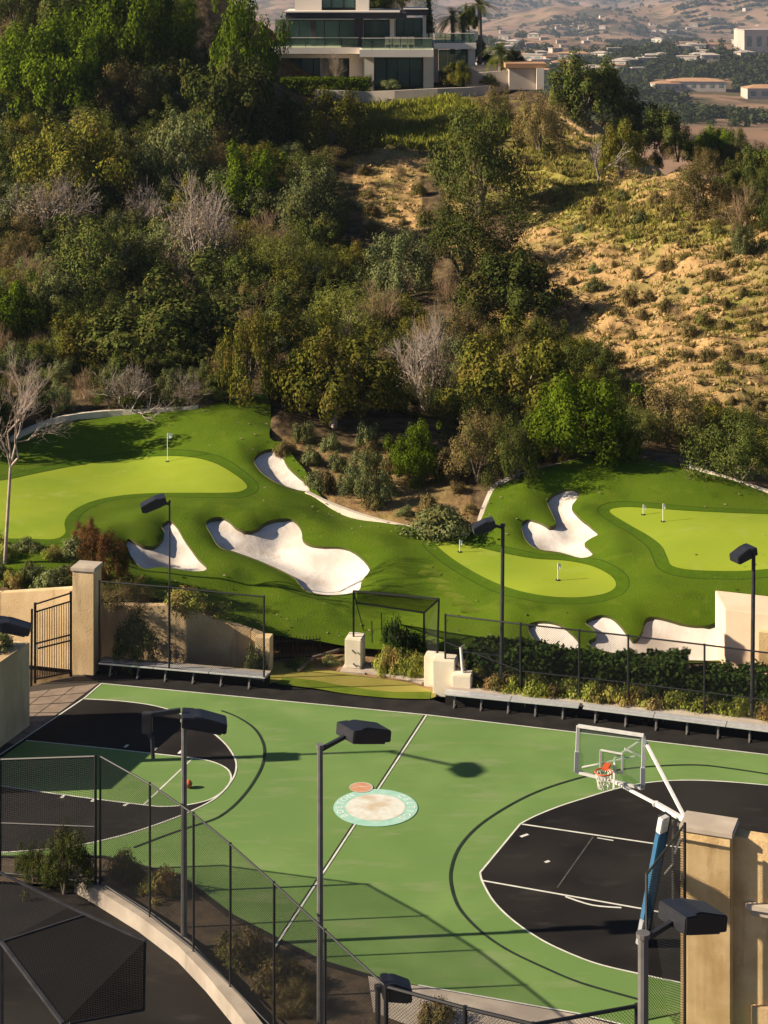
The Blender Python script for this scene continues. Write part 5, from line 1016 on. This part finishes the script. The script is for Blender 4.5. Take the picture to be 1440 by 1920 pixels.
for i in range(24):
    s = (i+.5)/24; px = 885+s*570; py = 1310+s*62-r.uniform(0, 9); plant(['flower', 'flower', 'scrub', 'flower'][i % 4], P(px, py), r.uniform(1.0, 1.5), r.uniform(.75, 1.05), ORD[i].replace('nearest', 'first')+' small flowering bush from the pale pedestals, below the hedge', 'flowering bushes below the hedge')
for i in range(16):
    s = (i+.5)/16; plant('hedgebush', P(885+s*570, 1296+s*60), 1.3, r.uniform(.6, 1.0), ORD[i].replace('nearest', 'first')+' low dark bush from the pale pedestals at the hedge foot', 'dark bushes at the hedge foot')
# peach wall at the right
pw = thing('peach_wall', V(1400,1250,64.6), 'smooth peach stucco wall at the right edge behind the hedge', 'wall')
a, c = V(1362,1300,65.4), V(1520,1143,64.6); MB().box8([Vector((a.x, 65.6, 0)), Vector((c.x, 64.4, 0)), Vector((c.x, 66.4, 0)), Vector((a.x, 67.6, 0))]+[Vector((a.x, 65.6, 2.78)), Vector((c.x, 64.4, 2.85)), Vector((c.x, 66.4, 2.85)), Vector((a.x, 67.6, 2.78))]).build('wall_body', MAT['stucco_peach'], pw, .02)
MB().box(V(1437,1220,64.85), (.5, .2, 1.3), -.26).build('recess', MAT['stucco_gold'], pw)
# ------------------------------------------------------------------ right: hoop
TL, TR, BL, BR = V(1084,1361,51.6), V(1207,1379,51.0), V(1081,1447,51.6), V(1205,1478,51.0)
hoop = thing('basketball_hoop', P(1225, 1752), 'white framed glass backboard hoop on a leaning blue padded post', 'basketball hoop')
bb = thing('x', (0, 0, 0), None, None); bpy.data.objects.remove(bb)
board = MB().bar(TL, TR, .09, .07).bar(TL, BL, .09, .07).bar(TR, BR, .09, .07).bar(BL, BR, .09, .07).build('backboard', MAT['steel_white'], hoop)
quad('board_glass', [TL, BL, BR, TR], [(0,0),(0,1),(1,1),(1,0)], MAT['rail_glass'], board)
def bp_(u, v): return TL.lerp(TR, u).lerp(BL.lerp(BR, u), v)
off = (TR-TL).cross(BL-TL).normalized(); off = off if off.y < 0 else -off
sq = [bp_(.36,.42)+off*.02, bp_(.69,.42)+off*.02, bp_(.69,.80)+off*.02, bp_(.36,.80)+off*.02]
for i in range(4): MB().bar(sq[i], sq[(i+1) % 4], .055, .03).build('target_square', MAT['steel_white'], board)
for q_ in ((TL.lerp(BL,.55), BL), (TR.lerp(BR,.6), BR)): MB().bar(q_[0]+off*.02, q_[1]+off*.02, .12, .1).build('edge_pad', MAT['pad_grey'], board)
rc = V(1136, 1440, 51.0)+off*.28; ring = [rc+Vector((.23*math.cos(a), .23*math.sin(a), 0)) for a in np.linspace(0, 2*math.pi, 25)]
rim = MB().tube(ring, .02, 6, False).build('rim', MAT['rim_orange'], hoop); MB().bar(rc-off*.2, rc-off*.55, .16, .07).build('bracket', MAT['rim_orange'], rim)
mb = MB()
for k_ in range(12):
    for sg in (1, -1):
        a = [rc+Vector(((.225-.085*j/4)*math.cos(k_*math.pi/6+sg*j*.26), (.225-.085*j/4)*math.sin(k_*math.pi/6+sg*j*.26), -.11*j)) for j in range(5)]; mb.tube(a, .010, 4, False)
mb.build('net', MAT['net_white'], hoop)
pj = V(1288, 1540, 47.7); pm = V(1150, 1425, 51.2)-off*.15
for a, c, w_ in ((V(1209,1392,51.1)-off*.06, pj, .085), (V(1150,1467,51.2)-off*.06, V(1232,1508,49.6), .08), (V(1232,1508,49.6), pj, .13), (pm, V(1207,1385,51.1)-off*.05, .06), (pm, V(1150,1482,50.9)-off*.05, .06), (V(1090,1440,51.5)-off*.05, V(1190,1420,51.1)-off*.08, .05), (V(1170,1405,51.1)-off*.06, V(1212,1425,51)-off*.08, .06)): MB().bar(a, c, w_, w_*.8).build('support_arm', MAT['steel_white'], hoop, .008)
MB().box(V(1229,1507,49.6), (.14, .14, .1)).build('arm_bolt', MAT['steel_white'], hoop)
pt, pb = V(1247,1528,48), P(1203,1768); pt.y = 48
post = MB().bar(pb.lerp(pt,.0), pt, .28, .2).build('post', MAT['pole_dark'], hoop)
MB().bar(pb.lerp(pt,.22)+off*.13, pb.lerp(pt,.88)+off*.13, .32, .14).build('padding', MAT['pad_blue'], post, .02); MB().bar(pb.lerp(pt,.02)+off*.13, pb.lerp(pt,.215)+off*.13, .32, .14).build('padding', MAT['pad_grey'], post, .02); MB().bar(pb.lerp(pt,.885)+off*.12, pb.lerp(pt,1.0)+off*.12, .3, .16).build('padding', MAT['steel_white'], post, .02)
for a, c, w_ in ((V(1262,1538,47.8), V(1262,1690,47.8), .05), (V(1280,1545,47.6), V(1278,1650,47.6), .06), (V(1256,1690,47.8), V(1288,1692,47.4), .07), (V(1245,1640,48), V(1262,1620,47.7), .04), (V(1265,1600,47.7), V(1280,1560,47.6), .05), (V(1270,1545,47.6), V(1290,1550,47.5), .06)): MB().bar(a, c, w_).build('lift_strut', MAT['pole_grey'], hoop)
MB().box(V(1268,1712,47.7), (.55, .5, .45), -.3).build('counterweight', MAT['frame_dark'], hoop, .02)
# right column and wall
cl_ = thing('golden_column', V(1335,1920,44.5), 'tall golden stucco column with pale cap at lower right', 'column'); a, c = V(1290,2100,44.5), V(1380,1568,44.5)
MB().box(((a.x+c.x)/2, 44.5+.45, (c.z-1)/2), (1.2, .8, c.z+1), -.35).build('shaft', MAT['stucco_gold'], cl_, .03); MB().box(((a.x+c.x)/2+.01, 44.95, c.z+.07), (1.27, .87, .14), -.35).build('cap', MAT['concrete'], cl_, .02)
rw = thing('golden_wall', V(1420,1920,44.2), 'golden stucco wall with a pale ledge at the lower right corner', 'wall')
wx = V(1378, 1568, 44.6); ez = V(1400,1568,44.6).z; d_ = Vector((math.cos(-.35), math.sin(-.35), 0)); nrm_ = Vector((-d_.y, d_.x, 0)); o_ = Vector((wx.x, 44.62, 0))
def wbox(nm, mt, s0, s1, z0, z1, n0, n1, bev=.015): return MB().box8([o_+d_*s+nrm_*n_+Vector((0, 0, z0)) for s, n_ in ((s0, n0), (s1, n0), (s1, n1), (s0, n1))]+[o_+d_*s+nrm_*n_+Vector((0, 0, z1)) for s, n_ in ((s0, n0), (s1, n0), (s1, n1), (s0, n1))]).build(nm, MAT[mt], rw, bev)
wbox('wall_body', 'stucco_gold', -.2, 3, -1, ez, 0, .4); zl = V(1400,1693,44.4).z; wbox('ledge', 'concrete', .28, 3, zl-.14, zl, -.18, .002); wbox('ledge_bracket', 'concrete', .38, 3, zl-.30, zl-.142, -.10, .003); zp = V(1400,1893,44.2).z; wbox('plinth', 'stucco', .4, 3, -1, zp, -.12, .004)
fence([(V(1212,2100,44), V(1212,1640,46.5)), (V(1284,2100,44.2), V(1284,1546,44.2))], 'dark mesh screen between the nearest floodlight and the golden column', 'chain_dense', name='mesh_screen')
# ------------------------------------------------------------------ foreground left
KW = [(150,1640),(195,1666),(270,1712),(345,1768),(400,1825),(450,1885),(500,1950),(545,2010)]
kw = [P(*p, .3) for p in KW]; mb = MB(); tops = []
for i, p in enumerate(kw):
    t_ = (kw[min(i+1, len(kw)-1)]-kw[max(i-1, 0)]); t_.z = 0; t_.normalize(); s = Vector((-t_.y, t_.x, 0))*.30; tops.append((p-s*.6, p+s*.6))
for (a, c), (a2, c2) in zip(tops[:-1], tops[1:]):
    d = Vector((0, 0, 1.2)); mb.box8([a-d, a2-d, c2-d, c-d, a, a2, c2, c])
tag(mb.build('kerb_wall', MAT['kerb_concrete'], None), 'curving concrete kerb wall below the foreground fence', 'wall')
sheet('lower_court', Q([(-300,1640),(150,1640),(195,1672),(345,1775),(450,1895),(560,2050),(560,2600),(-600,2600)]), -.12, MAT['court_black'])  # shade over the lower court is put into its near black colour
sheet('planting_strip', Q([(-160,1608),(190,1608),(330,1642),(430,1720),(600,1808),(715,1840),(780,1853),(900,1875),(900,2000),(600,2000),(450,1885),(345,1766),(195,1664),(-160,1640)]), -.02, MAT['dark_soil'])
sheet('concrete_apron', Q([(690,1832),(718,1838),(784,1851),(1083,1905),(1195,1936),(1195,2050),(1000,2060),(860,1960),(700,1900)]), .03, MAT['concrete'])
def ff_(px, top): Y = (CAMH-3.75)*FPX/(top-YHOR); a = V(px, top, Y); return (Vector((a.x, a.y, .3)), a)
fence([ff_(188,1418), ff_(281,1470), ff_(363,1526), ff_(432,1583), ff_(514,1656), ff_(610,1745), ff_(722,1848)], 'tall black chain link fence stepping down beside the kerb wall', 'chain_dense', r=.032)
fence([ff_(724,1850), ff_(872,1890), ff_(1000,1921), ff_(1194,1886)], 'black chain link fence along the bottom edge of the court', 'chain', r=.05)
fence([ff_(179,1418), (P(0,1640,.0), V(0,1418+6,P(0,1640).y))], 'black netting fence closing the left end of the court', 'net_light', r=.04, mid=.45)
# dark practice cage, lower left
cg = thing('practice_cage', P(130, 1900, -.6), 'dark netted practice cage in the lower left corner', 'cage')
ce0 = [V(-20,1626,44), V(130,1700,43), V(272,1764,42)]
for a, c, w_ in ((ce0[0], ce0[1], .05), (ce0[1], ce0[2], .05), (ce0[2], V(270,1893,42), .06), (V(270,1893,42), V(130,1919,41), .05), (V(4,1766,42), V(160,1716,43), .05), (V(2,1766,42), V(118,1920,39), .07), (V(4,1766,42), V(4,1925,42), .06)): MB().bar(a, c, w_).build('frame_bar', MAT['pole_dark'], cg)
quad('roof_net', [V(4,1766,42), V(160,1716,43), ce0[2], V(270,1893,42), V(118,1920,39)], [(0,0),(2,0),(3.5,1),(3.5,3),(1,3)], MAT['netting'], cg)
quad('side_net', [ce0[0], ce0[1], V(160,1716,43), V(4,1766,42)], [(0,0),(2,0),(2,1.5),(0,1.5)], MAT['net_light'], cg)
for i, (kd, px, py, w_, h_, lb_) in enumerate((('oakfine',120,1668,2.1,1.8,'large dark bush beside the foreground fence corner'),('oakfine',60,1650,1.3,1.1,'smaller dark bush left of the fence corner bush'),('scrub',235,1650,1.2,.8,'low dry bush behind the fence corner'),('flower',300,1675,1.3,.7,'yellow flecked bush behind the foreground fence'),('scrub',455,1800,1.6,.7,'low brown bush behind the lower foreground fence'),('scrub',530,1850,1.7,.7,'low brown bush near the half court floodlight'),('scrub',820,1915,1.2,.5,'low bush at the bottom edge beside the fence corner'),('brown',560,1890,1.5,.7,'dry brown bush at the bottom edge'))): plant(kd, P(px, py), w_, h_, lb_)
# ------------------------------------------------------------------ haze over the valley
hb = MB().box((100, 4700, -70), (9000, 9700, 0)) if False else None
mb = MB().box8([Vector(p) for p in ((-4400, -40, -230), (5600, -40, -230), (5600, 12500, -230), (-4400, 12500, -230), (-4400, -40, 48), (5600, -40, 48), (5600, 12500, 48), (-4400, 12500, 48))])
hm = bpy.data.materials.new('haze'); hm.use_nodes = True; hn = hm.node_tree.nodes; hl = hm.node_tree.links; hn.remove(hn['Principled BSDF'])
pv_ = hn.new('ShaderNodeVolumePrincipled'); pv_.inputs['Color'].default_value = (.62, .76, 1.0, 1); pv_.inputs['Density'].default_value = .000075; pv_.inputs['Anisotropy'].default_value = .2; hl.new(pv_.outputs[0], hn['Material Output'].inputs['Volume'])
hz_o = mb.build('haze', hm); hz_o['kind'] = 'stuff'; hz_o['label'] = 'thin bluish haze in the air'; hz_o['category'] = 'haze'
